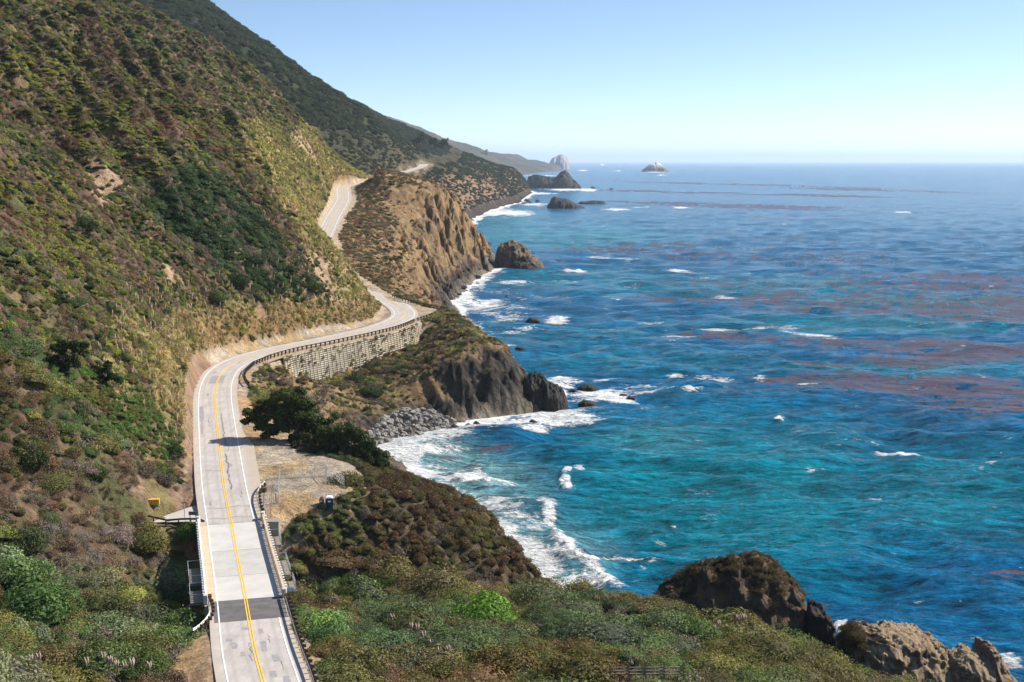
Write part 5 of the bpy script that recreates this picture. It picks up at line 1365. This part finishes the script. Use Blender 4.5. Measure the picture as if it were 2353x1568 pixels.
RK_LICH = rock_mat('lichened_rock', (.04, .037, .034), (.10, .088, .075), (.17, .115, .06))
RK_GUANO = rock_mat('guano_rock', (.06, .06, .06), (.12, .11, .10), None, ((.62, .62, .62), 70))
RK_GUANO2 = rock_mat('white_rock', (.20, .195, .19), (.40, .39, .38))
def rock_profile(name, sil, base_y, depth, mat, label, z0=0.0, steep=.38, seed=0, nx=110, ny=60, rough=.10, group=None, Yc=None, lean=0.0):
    """sil: skyline of the rock on the sheet; stands with its foot at sheet height base_y"""
    xm = (sil[0][0] + sil[-1][0]) / 2
    Yf = at_z(xm, base_y, z0)[1] if Yc is None else Yc
    Ymid = Yf + depth / 2
    P_ = [at_y(px, py, Ymid) for px, py in sil]
    xs = np.array([p_[0] for p_ in P_]); zs_ = np.array([p_[1] for p_ in P_])
    W_ = xs[-1] - xs[0]; Hh = zs_.max() - z0
    u = np.linspace(0, 1, nx); v = np.linspace(-1, 1, ny)
    U, V = np.meshgrid(u, v)
    X = xs[0] + W_ * U; top = np.interp(X, xs, zs_) - z0
    endw = (1 - np.abs(2 * U - 1) ** 3.0) ** .5
    dep = depth / 2 * np.maximum(endw, .05) * (1 + .18 * fbm(U * 4 + seed, V * 0, 3))
    prof = np.maximum(0, 1 - np.abs(V) ** 2.4) ** steep
    sc = max(2.0, Hh * .5)
    crag = (ridged(X / sc + seed, V * depth / 2 / sc + seed * 3, 5, seed) - .6) * 2
    Zr = top * prof + crag * Hh * rough * prof * 1.6 * (np.abs(V) * .8 + .2)
    Zr = Zr + fbm(X / sc * 3.1, V * depth / sc * 2.3, 4, seed=seed + 5) * Hh * rough * .5 * prof
    Zr = np.where(np.abs(V) > .985, -2.5, Zr)
    Zr[:, 0] = -2.5; Zr[:, -1] = -2.5
    Y = Ymid + V * dep + fbm(X / sc * 1.7, Zr / sc * 1.7, 3, seed=seed + 9) * Hh * .13 * (1 if Hh > 2 else .5) + lean * Zr
    c0_ = np.array([xs.mean(), Ymid, z0])
    co = np.stack([X, Y, Zr + z0], -1).reshape(-1, 3) - c0_
    f, used = grid_faces(ny, nx, np.ones((ny, nx), bool))
    o = link(name, np_mesh(name, co, f, True), mat); o.location = c0_
    prop(o, label, 'rock', group); return o
G_ST = 'rock stacks along the shore'
rock_profile('rock_stack', [(1490,1400),(1535,1356),(1565,1336),(1600,1314),(1640,1302),(1700,1291),(1745,1290),(1775,1300),(1800,1320),(1838,1362),(1856,1405),(1872,1460),(1895,1515)], 1500, 17, RK_BROWN, 'large dark brown rock stack with scrubby top rising behind the foreground bushes', 1.5, .5, 3, 170, 90, .17, G_ST)
rock_profile('rock_stack', [(1850,1420),(1858,1386),(1872,1380),(1882,1392),(1890,1398),(1908,1420),(1918,1450),(1923,1500)], 1512, 6, RK_DARK, 'narrow black jagged slab leaning against the large dark brown rock stack', 1.0, .3, 4, 90, 60, .14, G_ST)
rock_profile('rock_stack', [(1925,1520),(1950,1462),(1975,1448),(2010,1445),(2060,1447),(2110,1457),(2155,1478),(2185,1505),(2205,1545),(2225,1610)], 1625, 19, RK_TAN, 'sunlit tan rock with flat top at the bottom right, scrub on its left shoulder', .5, .5, 6, 170, 100, .12, G_ST)
rock_profile('rock_stack', [(2160,1560),(2190,1506),(2222,1496),(2248,1508),(2261,1512),(2267,1484),(2284,1484),(2293,1508),(2315,1545),(2350,1585),(2380,1630)], 1640, 13, RK_TAN, 'craggy tan rock with a knob on top at the bottom right corner', .5, .42, 7, 140, 80, .09, G_ST)
rock_profile('rock_stack', [(1198,895),(1206,866),(1222,860),(1248,864),(1262,884),(1280,888),(1296,902),(1304,925),(1306,940)], 942, 14, RK_DARK, 'dark jagged rock off the tip of the near headland where the surf bursts', 0, .35, 8, 110, 60, .13, G_ST)
rock_profile('rock_stack', [(1136,605),(1142,575),(1152,560),(1180,554),(1205,566),(1216,580),(1225,590),(1240,600),(1253,617)], 619, 40, RK_LICH, 'big dark rock just off the tip of the brown headland', 0, .42, 9, 110, 60, .12, G_ST)
rock_profile('rock_stack', [(1170,610),(1185,600),(1205,603),(1225,612),(1232,620)], 621, 16, RK_DARK, 'low black rock in front of the big dark one off the brown headland', 0, .4, 19, 70, 40, .14, G_ST)
rock_profile('rock_stack', [(1256,477),(1264,466),(1268,455),(1276,453),(1288,457),(1303,458),(1318,467),(1345,479)], 480, 90, RK_DARK, 'dark sea rock with sloping right side beyond the brown headland', 0, .45, 10, 90, 50, .12, G_ST)
rock_profile('rock_stack', [(1328,468),(1336,463),(1348,464),(1358,461),(1385,462),(1393,468)], 469, 50, RK_DARK, 'long low sea rock right of the dark sloping one', 0, .45, 11, 80, 40, .14, G_ST)
rock_profile('rock_stack', [(1208,432),(1214,408),(1230,403),(1245,405),(1262,408),(1276,410),(1288,398),(1297,393),(1304,396),(1314,410),(1325,420),(1336,432)], 434, 130, RK_DARK, 'pointed dark rock with a long low ridge off the distant red brown cliff', 0, .45, 12, 120, 60, .12, G_ST)
rock_profile('rock_stack', [(1474,394),(1484,386),(1494,378),(1502,377),(1508,373),(1516,376),(1522,384),(1536,394)], 395, 260, RK_GUANO, 'lone pale topped rock island near the horizon', 0, .5, 13, 90, 50, .10, G_ST)
rock_profile('rock_stack', [(1262,386),(1264,371),(1270,363),(1280,359),(1288,355),(1294,356),(1304,363),(1309,372),(1308,386)], 388, 500, RK_GUANO2, 'tall whitish rock island at the horizon behind the distant cape', 0, .4, 14, 90, 50, .035, G_ST, Yc=12300)
small = [(1225, 741, 19, 11, 'small black rock alone in the blue water with surf on its right'), (1352, 897, 27, 14, 'rounded black rock at sea off the near headland, largest of the wash rocks'), (1348, 930, 20, 10, 'flat slanting black rock in the foam below the rounded black one'),
         (1318, 900, 11, 6, 'tiny black rock between the jagged rock and the rounded black rock'), (1450, 915, 11, 4, 'tiny rock awash in the foam right of the rounded black rock'), (1432, 908, 9, 3, 'second tiny rock awash in the foam right of the rounded black rock, nearer to it'),
         (1530, 912, 9, 3, 'tiny rock beside the small breaker right of the foam'), (1412, 873, 9, 3, 'tiny rock above the foam, farther out than the rounded black rock'), (1285, 600, 11, 3, 'small flat rock right of the big dark rock off the brown headland'),
         (1195, 801, 12, 4, 'low flat rock near the shore behind the near headland'), (1165, 682, 5, 3, 'tiny rock in the blue water left of the near foam streaks'), (1187, 445, 4, 3, 'tiny dark rock before the distant red brown cliff'),
         (1210, 462, 7, 5, 'small dark rock nearest the distant green point'), (1235, 463, 6, 4, 'small dark rock midway between the distant point and the sloping rock'), (1362, 432, 6, 3, 'small dark rock right of the pointed dark rock'), (1405, 434, 4, 2, 'farthest right tiny rock beside the pointed dark rock'),
         (1255, 908, 12, 12, 'black rock at the foot of the jagged rock in the surf'), (1078, 987, 16, 14, 'black boulder at the shore under the dark cliff face'), (1046, 988, 14, 13, 'dark boulder at the seaward end of the grey boulders'), (1020, 1004, 16, 11, 'wet black boulder at the tip of the grey boulder pile'),
         (1095, 975, 9, 7, 'small wet rock at the base of the dark cliff, right of the black boulder'), (1225, 972, 10, 8, 'black rock at the corner of the dark cliff under the surf burst'), (955, 1001, 0, 0, '')]
for i, (px, py, hw, hh, lb) in enumerate(small):
    if hw == 0: continue
    sil = [(px - hw, py), (px - hw * .7, py - hh * .55), (px - hw * .3, py - hh), (px + hw * .1, py - hh * .9), (px + hw * .5, py - hh * .6), (px + hw, py)]
    sc_ = 76 / (.1393 + (py - 784) / 2941 * .99) / 2941
    rock_profile('sea_rock', sil, py + 1, hw * 1.5 * sc_, RK_DARK, lb, 0, .4, 20 + i, 40, 26, .16, 'small rocks awash near the shore')
# boulders
def ico(sub):
    bm_ = bmesh.new(); bmesh.ops.create_icosphere(bm_, subdivisions=sub, radius=1.0)
    v = np.array([x.co[:] for x in bm_.verts]); f = np.array([[q.index for q in p_.verts] for p_ in bm_.faces]); bm_.free(); return v, f
import bmesh
iv, if_ = ico(3)
def boulder_mesh(seed):
    r = np.random.default_rng(seed); v = iv.copy()
    for _ in range(11):                                   # cut flat facets
        d = r.normal(size=3); d /= np.linalg.norm(d); k = .55 + .3 * r.random(); q = v @ d
        v = v - np.outer(np.maximum(0, q - k), d)
    v *= np.array([1.0, .8 + .3 * r.random(), .6 + .25 * r.random()])
    v += v * (perlin(v[:, 0] * 3 + seed, v[:, 1] * 3 + v[:, 2] * 2) * .12)[:, None]
    return np_mesh('boulder', v, if_, False)
BM_ = [boulder_mesh(100 + i) for i in range(8)]
for b_ in BM_: b_.materials.append(RK_GREY)
BD_ = [boulder_mesh(120 + i) for i in range(5)]
for b_ in BD_: b_.materials.append(RK_DARK)
rb = random.Random(21); placed = []
poly = [(830, 1012), (858, 985), (905, 948), (935, 938), (985, 945), (1030, 962), (1052, 972), (1040, 990), (985, 1000), (930, 1015), (875, 1030), (840, 1030)]
def inside(x, y, P_):
    c = False
    for i in range(len(P_)):
        (x0, y0), (x1, y1) = P_[i], P_[i - 1]
        if (y0 > y) != (y1 > y) and x < (x1 - x0) * (y - y0) / (y1 - y0) + x0: c = not c
    return c
tries = 0
while len(placed) < 190 and tries < 6000:
    tries += 1
    px, py = rb.uniform(820, 1060), rb.uniform(935, 1035)
    if not inside(px, py, poly): continue
    h_ = hit(px, py)
    if h_ is None or h_[2] < -.5:
        X_, Y_ = at_z(px, py, .2); h_ = (X_, Y_, max(0, float(ground(X_, Y_))))
    s = rb.uniform(.55, 1.5) * (1.35 if rb.random() < .15 else 1)
    if any((h_[0] - q[0]) ** 2 + (h_[1] - q[1]) ** 2 < (.42 * (s + q[2])) ** 2 for q in placed): continue
    placed.append((h_[0], h_[1], s))
    o = link('boulder', BM_[rb.randrange(8)]); o.location = (h_[0], h_[1], h_[2] + s * .25); o.scale = (s, s, s)
    o.rotation_euler = (rb.uniform(-.5, .5), rb.uniform(-.5, .5), rb.uniform(0, 6.28))
    prop(o, 'grey boulder in the tumbled pile on the cove shore below the crib wall', 'boulder', 'grey boulders piled on the cove shore')
placed = []
for (x0, x1, y0, y1, n_, s0_, s1_) in [(985, 1075, 655, 695, 16, .8, 2.4), (1040, 1150, 590, 640, 22, 1.2, 4.0), (1060, 1120, 640, 670, 10, 1, 2.6), (1180, 1215, 458, 470, 8, 3, 8)]:
    for i in range(n_):
        px, py = rb.uniform(x0, x1), rb.uniform(y0, y1); X_, Y_ = at_z(px, py, .3)
        g_ = float(ground(X_, Y_)) if Y_ < 1090 else float(fground(X_, Y_))
        if g_ < -2.9 and rb.random() < .55: continue
        if g_ > 6: continue
        s = rb.uniform(s0_, s1_); o = link('boulder', BD_[rb.randrange(5)]); o.location = (X_, Y_, max(g_, -.3) + s * .15); o.scale = (s, s, s * .8); o.rotation_euler = (0, 0, rb.uniform(0, 6.28))
        prop(o, 'dark wet boulder on the shore at the foot of the farther headlands', 'boulder', 'dark boulders at the foot of the farther headlands')
for i, (px, py, s, lb) in enumerate([(1700, 1493, .8, 'whitish boulder at the foot of the dark rock stack, left one'), (1715, 1497, .7, 'whitish boulder at the foot of the dark rock stack, middle one'), (1730, 1490, .9, 'whitish boulder at the foot of the dark rock stack, right one'), (1940, 1560, .9, 'pale boulder at the left foot of the sunlit tan rock')]):
    h_ = hit(px, py)
    if h_: o = link('boulder', BM_[i]); o.location = (h_[0], h_[1], h_[2] + .6); o.scale = (s * 1.3, s, s); prop(o, lb, 'boulder', 'pale boulders at the rock stacks')
# low scrub rooted on the two big stacks
def rock_scrub(o, name, label, zmin, dens, cols, xmax=1e9, prt='airy'):
    me = o.data; k = len(me.vertices); co = np.zeros(k * 3, np.float32); me.vertices.foreach_get('co', co); co = co.reshape(-1, 3)
    nn = np.zeros(k * 3, np.float32); me.vertices.foreach_get('normal', nn); nn = nn.reshape(-1, 3)
    r = np.random.default_rng(17); m_ = (co[:, 2] > zmin + r.normal(size=k) * 1.5) & (nn[:, 2] > .25) & (r.random(k) < dens) & (co[:, 0] < xmax)
    p_ = co[m_] + np.array(o.location); q = len(p_); s = .5 + .7 * r.random(q)
    gn_scatter(name, prt, LEAF_I, p_ - np.array([0, 0, .1]), np.stack([0 * s, 0 * s, r.random(q) * 6], 1), np.stack([s, s, s * .9], 1), np.array(cols)[r.integers(0, len(cols), q)] * (.7 + .6 * r.random((q, 1))), label)
st_ = [o for o in COL.objects if o.name.startswith('rock_stack')]
rock_scrub(st_[0], 'stack_scrub', 'brown and rust coloured scrub covering the top of the dark rock stack', 7.5, .06, [(.09, .06, .035), (.09, .075, .03), (.11, .075, .035), (.07, .055, .035)])
rock_scrub(st_[2], 'stack_brush', 'dark scrub on the left shoulder of the sunlit tan rock', 5.0, .2, [(.07, .065, .022), (.08, .05, .03)], -7.0)
# scrub on the stacks
for (px, py, Yd, wd, pr_, c_, lb) in [(1605, 1310, 204, 3.0, 'lush2', (.10, .085, .03), 'small bush on the left shoulder of the dark rock stack top'), (1640, 1299, 204, 2.4, 'lush', (.11, .10, .03), 'small olive bush left of the summit of the dark rock stack'), (1730, 1290, 204, 4.0, 'lush2', (.085, .065, .03), 'brown bush on the summit of the dark rock stack'),
        (1780, 1305, 204, 3.2, 'lush2', (.10, .09, .03), 'bush right of the summit of the dark rock stack'), (1680, 1300, 202, 4.4, 'lush2', (.07, .05, .025), 'dark brown bush below the summit of the dark rock stack'), (1830, 1355, 203, 3.0, 'lush2', (.09, .08, .03), 'bush on the right flank of the dark rock stack'),
        (1560, 1345, 203, 4.0, 'lush2', (.075, .055, .03), 'brown bush at the left end of the dark rock stack'), (1620, 1345, 198, 4.5, 'lush2', (.065, .048, .028), 'brown bush on the left face of the dark rock stack'), (1740, 1340, 198, 4.6, 'lush2', (.06, .045, .028), 'brown bush high on the face of the dark rock stack'),
        (2005, 1450, 185, 5.0, 'lush', (.085, .095, .022), 'green bush on the left shoulder of the sunlit tan rock'), (1975, 1460, 184, 3.6, 'lush2', (.06, .045, .028), 'brown bush at the left edge of the sunlit tan rock')]:
    X_, z_ = at_y(px, py, Yd); o = link('bush', PROTO[pr_], LEAF_O); o.color = (*c_, 1); o.location = (X_, Yd - 2, z_ - wd * .08); o.scale = (wd / 2, wd / 2, wd * .42); o.rotation_euler = (0, 0, rb.uniform(0, 6))
    prop(o, lb, 'bush', 'bushes growing on the rock stacks')
# ------------------------------------------------------------------ pampas plumes that stand out one by one
PLM = plain('pampas_plume_fluff', (.42, .31, .26), .95, var=.15)
pm = MB()
for k in range(3):
    a = k * 2.1; bx_, by_ = math.cos(a) * .08, math.sin(a) * .08
    pm.tube([(bx_ * 0, 0, 0), (bx_, by_, 1.3), (bx_ * 2.2, by_ * 2.2, 1.6), (bx_ * 3, by_ * 3, 2.0), (bx_ * 3.6, by_ * 3.6, 2.5)], [.02, .025, .13, .15, .02], 6)
pmesh = pm.build('pampas_plume', PLM, smooth=True); PM0 = pmesh.data; bpy.data.objects.remove(pmesh)
for (pts, lb) in [([(75, 1545), (92, 1550)], 'pink pampas plume at the bottom left corner, one of the leftmost two'), ([(202, 1560), (236, 1552), (250, 1550), (254, 1558), (268, 1566), (287, 1567), (307, 1566), (345, 1567)], 'pink pampas plume in the loose row at the bottom edge left of the highway'),
                  ([(1690, 1447), (1697, 1444), (1703, 1449), (1710, 1452)], 'pink pampas plume in the tuft before the dark rock stack'), ([(1640, 1468), (1652, 1466), (1719, 1482), (1738, 1490), (1756, 1480)], 'single pampas plume scattered near the foot of the dark rock stack'),
                  ([(905, 1455), (912, 1452), (975, 1500), (990, 1510), (958, 1480), (1010, 1530), (1028, 1528), (945, 1472)], 'pinkish pampas plume rising from the grey bush in the foreground')]:
    for (px, py) in pts:
        h_ = hit(px, py)
        if h_ is None: continue
        o = link('pampas_plume', PM0); o.location = (h_[0], h_[1], h_[2] + .5); s = rb.uniform(.6, .95); o.scale = (s, s, s); o.rotation_euler = (rb.uniform(-.1, .1), rb.uniform(-.1, .1), rb.uniform(0, 6))
        prop(o, lb, 'pampas plume', lb.replace('pink pampas plume', 'plumes').replace('single pampas plume', 'plumes').replace('pinkish pampas plume', 'plumes'))
# ------------------------------------------------------------------ roadside things
BLUE = plain('toilet_navy_plastic', (.018, .03, .085), .45, var=.1); WHITEP = plain('white_plastic', (.78, .79, .80), .5, var=.04)
GREYP = plain('grey_plastic', (.10, .11, .115), .6); ORG = plain('marker_orange', (.75, .24, .03), .6, var=.05); BLK = plain('marker_black', (.02, .02, .02), .6)
x_, y_ = at_z(756, 1139, 19.9); zt = float(ground(x_, y_))
tb = empty('portable_toilet', (x_, y_, zt), .15); prop(tb, 'dark blue portable toilet with a white roof on the gravel pull-out', 'portable toilet')
m = MB(); m.box((0, 0, 1.12), (1.22, 1.22, 2.0))
for sx in (-.58, .58):
    for sy in (-.58, .58): m.box((sx, sy, 1.1), (.12, .12, 2.06))
m.build('cabin', BLUE, tb)
m = MB(); m.box((0, 0, .06), (1.3, 1.3, .12)); m.build('skid', GREYP, tb)
m = MB(); n_ = 9
for i in range(n_):
    a0_, a1_ = math.pi * i / n_, math.pi * (i + 1) / n_; q = lambda a: (-math.cos(a) * .66, 2.14 + math.sin(a) * .26)
    (xa, za), (xb, zb) = q(a0_), q(a1_); m.hexa([(xa, -.66, 2.12), (xb, -.66, 2.12), (xb, .66, 2.12), (xa, .66, 2.12), (xa, -.66, za), (xb, -.66, zb), (xb, .66, zb), (xa, .66, za)])
m.build('roof', WHITEP, tb)
m = MB(); m.box((0, -.63, 1.05), (.86, .05, 1.78)); d_ = m.build('door', BLUE, tb)
m = MB(); m.box((.02, -.665, 1.66), (.5, .02, .3)); m.build('door_sign', WHITEP, d_)
m = MB(); m.box((.36, -.67, 1.0), (.06, .05, .2)); m.build('handle', GREYP, d_)
m = MB(); m.tube([(-.45, .5, 2.1), (-.45, .5, 2.65)], .06); m.build('vent_pipe', GREYP, tb)
x_, y_ = at_z(739, 1138, 19.9); ws = empty('hand_wash_station', (x_, y_, float(ground(x_, y_)))); prop(ws, 'dark grey hand wash stand beside the portable toilet', 'wash stand')
m = MB(); m.tube([(0, 0, 0), (0, 0, .1), (0, 0, 1.05), (0, 0, 1.12)], [.42, .44, .40, .34], 12); m.build('tank', GREYP, ws)
m = MB(); m.box((0, 0, 1.35), (.5, .3, .16)); m.box((0, .1, 1.22), (.3, .1, .25)); m.build('dispenser', plain('dispenser_brown', (.18, .14, .10)), ws)
m = MB(); m.box((-.02, -.43, .72), (.36, .03, .3)); m.build('label_plate', WHITEP, ws)
WIRE = plain('chain_link_wire', (.46, .47, .48), .5, .5, .1)
def mesh_fence(name, pts, h, label, cat='fence', wire=True, grp='wire fences round the pull-out'):
    f0 = empty(name, pts[0]); prop(f0, label, cat, grp); o_ = Vector(pts[0])
    rail = MB(); wm = MB(); ptm = MB(); ptm.tube([(0, 0, 0), (0, 0, h)], .036, 6); po = None
    for i, p_ in enumerate(pts):
        if po is None: po = ptm.build('post', STEEL, f0); q_ = po
        else: q_ = po.copy(); COL.objects.link(q_); q_.parent = f0
        q_.location = Vector(p_) - o_
    for a, b in zip(pts, pts[1:]):
        a = Vector(a) - o_; b = Vector(b) - o_; up = Vector((0, 0, 1))
        rail.bar(a + up * h, b + up * h, .05); rail.bar(a + up * .1, b + up * .1, .035); rail.bar(a + up * h * .5, b + up * h * .5, .03)
        if wire:
            L_ = (b - a).length; n_ = int((L_ + h) / .32)
            for k in range(n_):
                s0, s1 = k * .32 - h, k * .32
                for fl in (0, 1):
                    A_, B_ = (max(0, s0), max(0, -s0)), (min(L_, s1), h - max(0, s1 - L_))
                    if fl: A_, B_ = (A_[0], h - A_[1]), (B_[0], h - B_[1])
                    if B_[0] - A_[0] > .05: wm.bar(a + (b - a) * (A_[0] / L_) + up * A_[1], a + (b - a) * (B_[0] / L_) + up * B_[1], .009)
    rail.build('rail', STEEL, f0)
    if wire: wm.build('wire_mesh', WIRE, f0)
    return f0
def gp(px, py, z=19.9):
    x, y = at_z(px, py, z); return (x, y, max(float(ground(x, y)), 18.5) if y < 262 else float(ground(x, y)))
A_, B_ = gp(644, 1098), gp(749, 1096)
mesh_fence('wire_fence', [tuple(Vector(A_).lerp(Vector(B_), i / 4)) for i in range(5)], 2.1, 'wire fence across the back of the pull-out in the tree shadow')
mesh_fence('wire_fence', [gp(644, 1099), gp(643, 1113), gp(641, 1126), gp(640, 1140)], 2.1, 'wire fence seen end on, running towards the camera on the pull-out')
mesh_fence('wire_fence', [gp(750, 1096), gp(762, 1108), gp(776, 1111), gp(791, 1115)], 2.1, 'short curved wire fence at the seaward corner behind the portable toilet')
gt = mesh_fence('gate', [gp(620, 1142), gp(628, 1141), gp(637, 1140)], 3.0, 'open tall metal gate frame left of the end on wire fence', 'gate', False)
m = MB(); m.box((1.05, -.1, 1.2), (.14, .06, 1.3)); m.build('red_strip', plain('red_plastic', (.5, .04, .03), .5), gt)
x_, y_, z_ = gp(608, 1135, 19); bn = empty('planter_bin', (x_, y_, z_)); prop(bn, 'small brown rubble bin at the end of the curved guardrail', 'bin')
m = MB(); m.tube([(0, 0, 0), (0, 0, .8)], [.34, .5], 10, False); m.tube([(0, 0, .8), (0, 0, .72)], [.5, .42], 10); m.build('drum', plain('rusty_drum', (.11, .085, .06)), bn)
m = MB(); m.tube([(-.35, 0, .7), (-.4, 0, 1.7)], .05, 6); m.build('stake', TIMBER, bn)
# hazard markers at the near end of the bridge
def striped(px, py, z, label, flip):
    x, y = at_z(px, py, z); r = empty('hazard_marker', (x, y, z)); prop(r, label, 'road sign', 'striped hazard markers at the bridge')
    m = MB(); m.bar((0, .06, -1.4), (0, .06, 1.0), .08); m.build('post', STEEL, r)
    m = MB(); m.box((0, 0, .55), (.5, .03, 1.15)); pl_ = m.build('panel', BLK, r)
    m = MB()
    for k in range(5):
        z0_ = k * .26 - .02; a = .26 * flip
        pts = [(-.235, z0_ - a / 2 + .08), (.235, z0_ + a / 2 + .08), (.235, z0_ + a / 2 + .19), (-.235, z0_ - a / 2 + .19)]
        pts = [(u, min(1.1, max(.0, v))) for u, v in pts]; m.poly([(u, -.02, v) for u, v in pts])
    m.build('stripe_pattern', ORG, pl_)
striped(482.5, 1384, 17.9, 'black and orange striped marker at the near end of the landward rail', 1)
striped(658, 1383, 17.9, 'black and orange striped marker at the near end of the seaward rail', -1)
def board(name, px, py, z, w_, h_, post, mat, label, yaw=0.0, two=True, cat='sign'):
    x, y = at_z(px, py, z); r = empty(name, (x, y, z), yaw); prop(r, label, cat)
    m = MB(); m.box((0, 0, h_ / 2), (w_, .05, h_)); m.build('board', mat, r)
    for sx in ((-w_ * .35, w_ * .35) if two else (0,)):
        m = MB(); m.bar((sx, .06, -post), (sx, .06, h_ * .9), .09); m.build('post', STEEL if not two else TIMBER, r)
    return r
board('name_sign', 663.5, 1358, 18.4, 1.45, .5, 1.6, plain('pale_blue_board', (.30, .38, .56), .6), 'small pale blue sign outside the near end of the seaward rail')
board('sign_board', 443, 1184, 19.0, 1.35, .6, 1.2, plain('grey_sign_back', (.12, .13, .145), .7), 'grey sign board on posts behind the dark guardrail by the side road')
board('sign', 423, 1157, 20.6, .95, .14, 2.5, plain('dark_sign_edge', (.06, .05, .05), .7), 'thin tall sign post with a narrow dark top at the side road', 0, False)
x_, y_, z_ = (lambda h_: h_)(hit(353, 1160)); z_ -= .3; yb = empty('yellow_box', (x_, y_, z_), .15); prop(yb, 'yellow orange box resting on a heap of rubble above the side road', 'box')
YEL = plain('yellow_paint', (.62, .33, .05), .6, var=.12)
m = MB(); m.box((0, 0, .75), (1.9, .9, .8)); m.build('body', YEL, yb)
m = MB(); m.box((0, 0, 1.18), (2.0, 1.0, .1)); m.build('lid', YEL, yb)
m = MB()
for k in range(4): m.box((-.7 + k * .45, -.47, .8), (.06, .05, .66))
m.build('rib_pattern', plain('yellow_rib', (.35, .2, .04), .7), yb)
for k in range(7):
    o = link('rubble_stone', BM_[k % 8]); o.location = (x_ - .9 + k * .32, y_ - .35, z_ + .15); o.scale = (.24, .22, .2); o.rotation_euler = (k, k * 2, 0)
    prop(o, 'pale stone in the rubble heap under the yellow orange box', 'stone', 'stones under the yellow orange box')
# split rail fence at the bottom edge
fp = [hit(1403 + i * 37.5, 1563 - i * 1.2) for i in range(5)]; fp = [(a, b, c) for a, b, c in fp]
zf = max(p_[2] for p_ in fp); wf = empty('rail_fence', (fp[0][0], fp[0][1], zf)); prop(wf, 'weathered wooden split rail fence at the bottom edge below the brush', 'fence'); o_ = Vector((fp[0][0], fp[0][1], zf))
WOODF = plain('grey_fence_wood', (.20, .17, .14), .9, var=.25)
yf0 = fp[0][1]
pm = MB(); pm.box((0, 0, .6), (.17, .17, 2.3)); po = None
for i, p_ in enumerate(fp):
    if po is None: po = pm.build('post', WOODF, wf); q_ = po
    else: q_ = po.copy(); COL.objects.link(q_); q_.parent = wf
    q_.location = (p_[0] - o_.x, 0, .6)
for z_ in (.75, 1.15, 1.55):
    m = MB(); m.bar((-.2, -.1, z_ + .02), (fp[-1][0] - o_.x + .3, -.12, z_ + .06), .11, .12); m.build('rail', WOODF, wf)
h_ = hit(840, 635, 430)
if h_:
    om = empty('orange_marker', h_); prop(om, 'tiny orange marker board on the slope above the hidden bend', 'marker')
    m = MB(); m.box((0, 0, 1.2), (1.1, .06, .8)); m.build('panel', ORG, om); m = MB(); m.bar((0, .06, -.3), (0, .06, 1.2), .1); m.build('post', TIMBER, om)
# ------------------------------------------------------------------ haze, sky, sun, camera
t = NT('sea_haze'); t.t.nodes.remove(t.out); t.out = t.n('ShaderNodeOutputMaterial')
v = t.n('ShaderNodeVolumePrincipled'); v.inputs['Color'].default_value = (.72, .85, 1.0, 1); v.inputs['Density'].default_value = 3.4e-5
v.inputs['Anisotropy'].default_value = 0.2
t.l(v.outputs[0], t.out.inputs['Volume'])
hz = MB(); hz.box((0, 54000, 280), (232000, 113000, 580))
prop(hz.build('haze', t.m), 'thin blue sea haze over the coast', kind='stuff')

EL, AZ = math.radians(40), math.radians(66)      # azimuth measured clockwise from the viewing direction (+Y)
w = bpy.data.worlds.new('World'); SC.world = w; w.use_nodes = True
nt = w.node_tree; nt.nodes.clear()
sky = nt.nodes.new('ShaderNodeTexSky'); sky.sky_type = 'NISHITA'; sky.sun_disc = False
sky.sun_elevation = EL; sky.sun_rotation = AZ; sky.altitude = 60; sky.air_density = 1.0; sky.dust_density = 0.3; sky.ozone_density = 0.6
bg = nt.nodes.new('ShaderNodeBackground'); bg.inputs[1].default_value = 0.11
ow = nt.nodes.new('ShaderNodeOutputWorld')
tc = nt.nodes.new('ShaderNodeTexCoord'); mp = nt.nodes.new('ShaderNodeMapping'); mp.inputs['Scale'].default_value = (1, 1, 2.5); mp.inputs['Location'].default_value = (0, 0, .03)
hs = nt.nodes.new('ShaderNodeHueSaturation'); hs.inputs['Saturation'].default_value = 1.08; hs.inputs['Hue'].default_value = .498
nt.links.new(tc.outputs['Generated'], mp.inputs[0]); nt.links.new(mp.outputs[0], sky.inputs[0])
nt.links.new(sky.outputs[0], hs.inputs['Color']); nt.links.new(hs.outputs[0], bg.inputs[0]); nt.links.new(bg.outputs[0], ow.inputs[0])
sl = bpy.data.lights.new('sun', 'SUN'); sl.energy = 5.0; sl.angle = math.radians(.53); sl.color = (1, .93, .82)
so = bpy.data.objects.new('sun', sl); COL.objects.link(so)
sd = Vector((math.sin(AZ) * math.cos(EL), math.cos(AZ) * math.cos(EL), math.sin(EL)))
so.rotation_euler = sd.to_track_quat('Z', 'Y').to_euler(); so.location = (200, 100, 300)

cam = bpy.data.cameras.new('camera'); co_ = bpy.data.objects.new('camera', cam); COL.objects.link(co_)
cam.sensor_fit = 'HORIZONTAL'; cam.sensor_width = 36.0; cam.lens = 36.0 * FOC / 2353.0
cam.clip_start = 1.0; cam.clip_end = 400000.0
co_.location = (0, 0, H); co_.rotation_euler = (math.pi / 2 - math.asin(SP), 0, 0)
SC.camera = co_
SC.view_settings.view_transform = 'Standard'; SC.view_settings.look = 'None'; SC.view_settings.gamma = 1.0
SC.view_settings.exposure = 0.8
SC.view_settings.use_curve_mapping = False
SC.cycles.volume_bounces = 3
SC.cycles.max_bounces = 6
SC.cycles.transparent_max_bounces = 8
